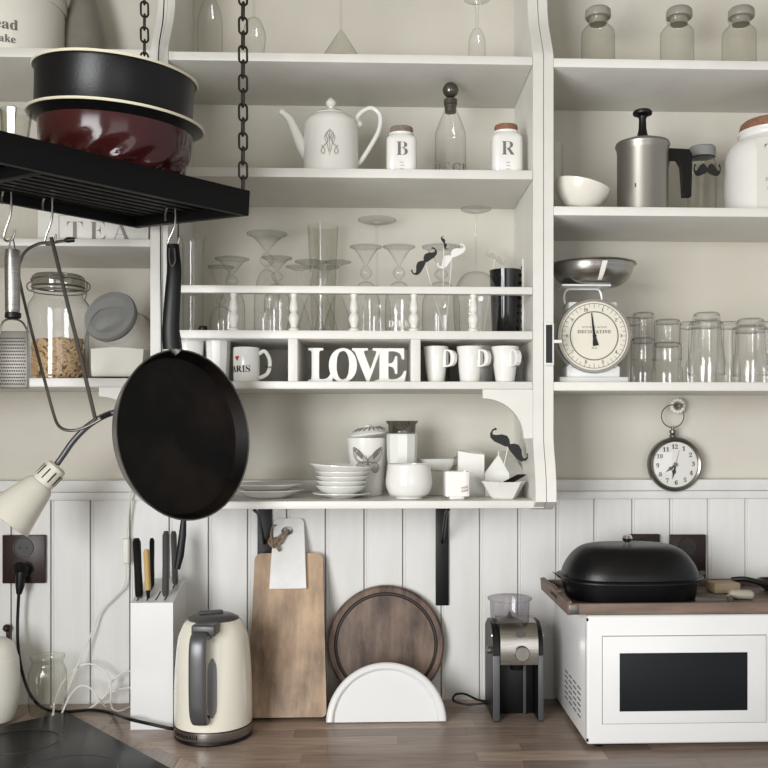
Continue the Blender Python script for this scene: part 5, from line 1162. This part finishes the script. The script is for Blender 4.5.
# end wall with hand hole: four pieces as one outline
eh = .027; ew = MB()
for (y0_, y1_, za, zb_) in ((0, .105, 0, eh), (.195, td, 0, eh), (.105, .195, 0, .012), (.105, .195, .021, eh+.004)): ew.box(-.006, .004, y0_, y1_, za, zb_, Matrix.Rotation(radians(-5), 4, 'Y'))
build('end_wall', ew, TRAYW, t)
build('metal_corner', MB().rbox(-.004, .016, -.0012, .004, .001, .020, .001), DSTEEL, t)
# roaster
Yr = 2.0; px = 629; k = K(px, Yr); zr_ = zt0+.0068; hb = lambda p: P(px, p, Yr).z-zr_
t = thing('roasting_pan', 'oval black enamel roasting pan with a domed lid on the tray', 'roasting pan', (P(px, 0, Yr).x, Yr, zr_))
se = lambda a, zz: (abs(cos(a))**2.6+abs(sin(a))**2.6)**(-1/2.6)
rx = 69*k
hm_ = max(.03, hb(578)); ht_ = hb(543)
build('base', MB().lathe([(0, 0), (rx*.86, 0), (rx*.92, .005), (rx*.965, hm_), (rx*1.03, hm_+.001), (rx*1.03, hm_+.004), (rx*.95, hm_+.004), (rx*.9, .008), (0, .006)], 64, sy=.72, fn=se), BLKE, t)
lo_ = build('lid', MB().lathe([(r, h) for r, h in [(rx*1.035, hm_+.0042), (rx*1.04, hm_+.007), (rx*.985, hm_+.0085)]+sm([(rx*a_, hm_+.0085+(ht_-hm_-.0085)*b_) for a_, b_ in ((.972, 0), (.945, .22), (.875, .5), (.77, .76), (.64, .92), (.45, .985), (.2, .999))], 4)+[(0, ht_)]], 64, sy=.72, fn=se), BLKE, t)
build('knob', MB().lathe([(1.6*k, ht_-.001), (1.8*k, ht_+.003), (4.4*k, ht_+.006), (5.2*k, ht_+.012), (4*k, ht_+.018), (0, ht_+.020)], 20, c=(-3*k, -.01, 0)), CHROME, t)
for s, nm in ((-1, 'handle'), (1, 'handle')):
    build(nm, MB().add([(s*rx*.97, -.035, hm_+.002), (s*rx*1.10, -.012, hm_+.014), (s*rx*1.10, .012, hm_+.014), (s*rx*.97, .035, hm_+.002), (s*rx*.97, -.035, hm_-.001), (s*rx*1.10, -.012, hm_+.011), (s*rx*1.10, .012, hm_+.011), (s*rx*.97, .035, hm_-.001)], [(0, 1, 2, 3), (7, 6, 5, 4), (0, 4, 5, 1), (1, 5, 6, 2), (2, 6, 7, 3), (3, 7, 4, 0)]), BLKE, t)
# odds and ends on the tray
zs_ = zt0+.0068
def slab(name, pxc, Y, w, d, h, rz, m, label, cat, z=zs_, r=.002):
    o = build(name, MB().rbox(-w/2, w/2, -d/2, d/2, 0, h, r, 3), m, loc=(P(pxc, 0, Y).x, Y, z)); o.rotation_euler = (0, 0, radians(rz)); return tag(o, label, cat)
slab('wooden_scraper', 714, 1.93, .075, .05, .012, -18, GREYW, 'greyed flat wooden scraper lying beside the roasting pan', 'scraper')
slab('wooden_block', 723, 2.05, .06, .045, .022, 5, PALEW, 'pale-topped small wooden block at the back of the tray', 'block')
slab('white_bar', 741, 1.965, .052, .030, .018, -12, mat('pale_bone', (180, 174, 160), .5), 'rounded whitish bar on the tray behind the scraper', 'bar', r=.008)
t = thing('ladle', 'black-handled ladle lying at the right end of the tray', 'ladle', (P(755, 0, 2.03).x, 2.03, zs_))
build('handle', MB().tube(cr([(-.035, .045, .022), (-.01, .03, .026), (.02, .0, .020), (.05, -.04, .012)], 5), .006, 10, flat=.8), BLK, t)
build('bowl', MB().lathe([(0, 0), (.015, .001), (.026, .012), (.03, .026), (.028, .026), (.013, .004), (0, .003)], 24, c=(.05, .03, 0)), BROWN, t)
o = build('metal_pin', MB().lathe([(.0016, 0), (.0016, .022), (.003, .023), (0, .025)], 10), CHROME, loc=(P(728, 0, 1.875).x, 1.875, zs_)); tag(o, 'short upright metal pin at the front of the tray', 'pin')
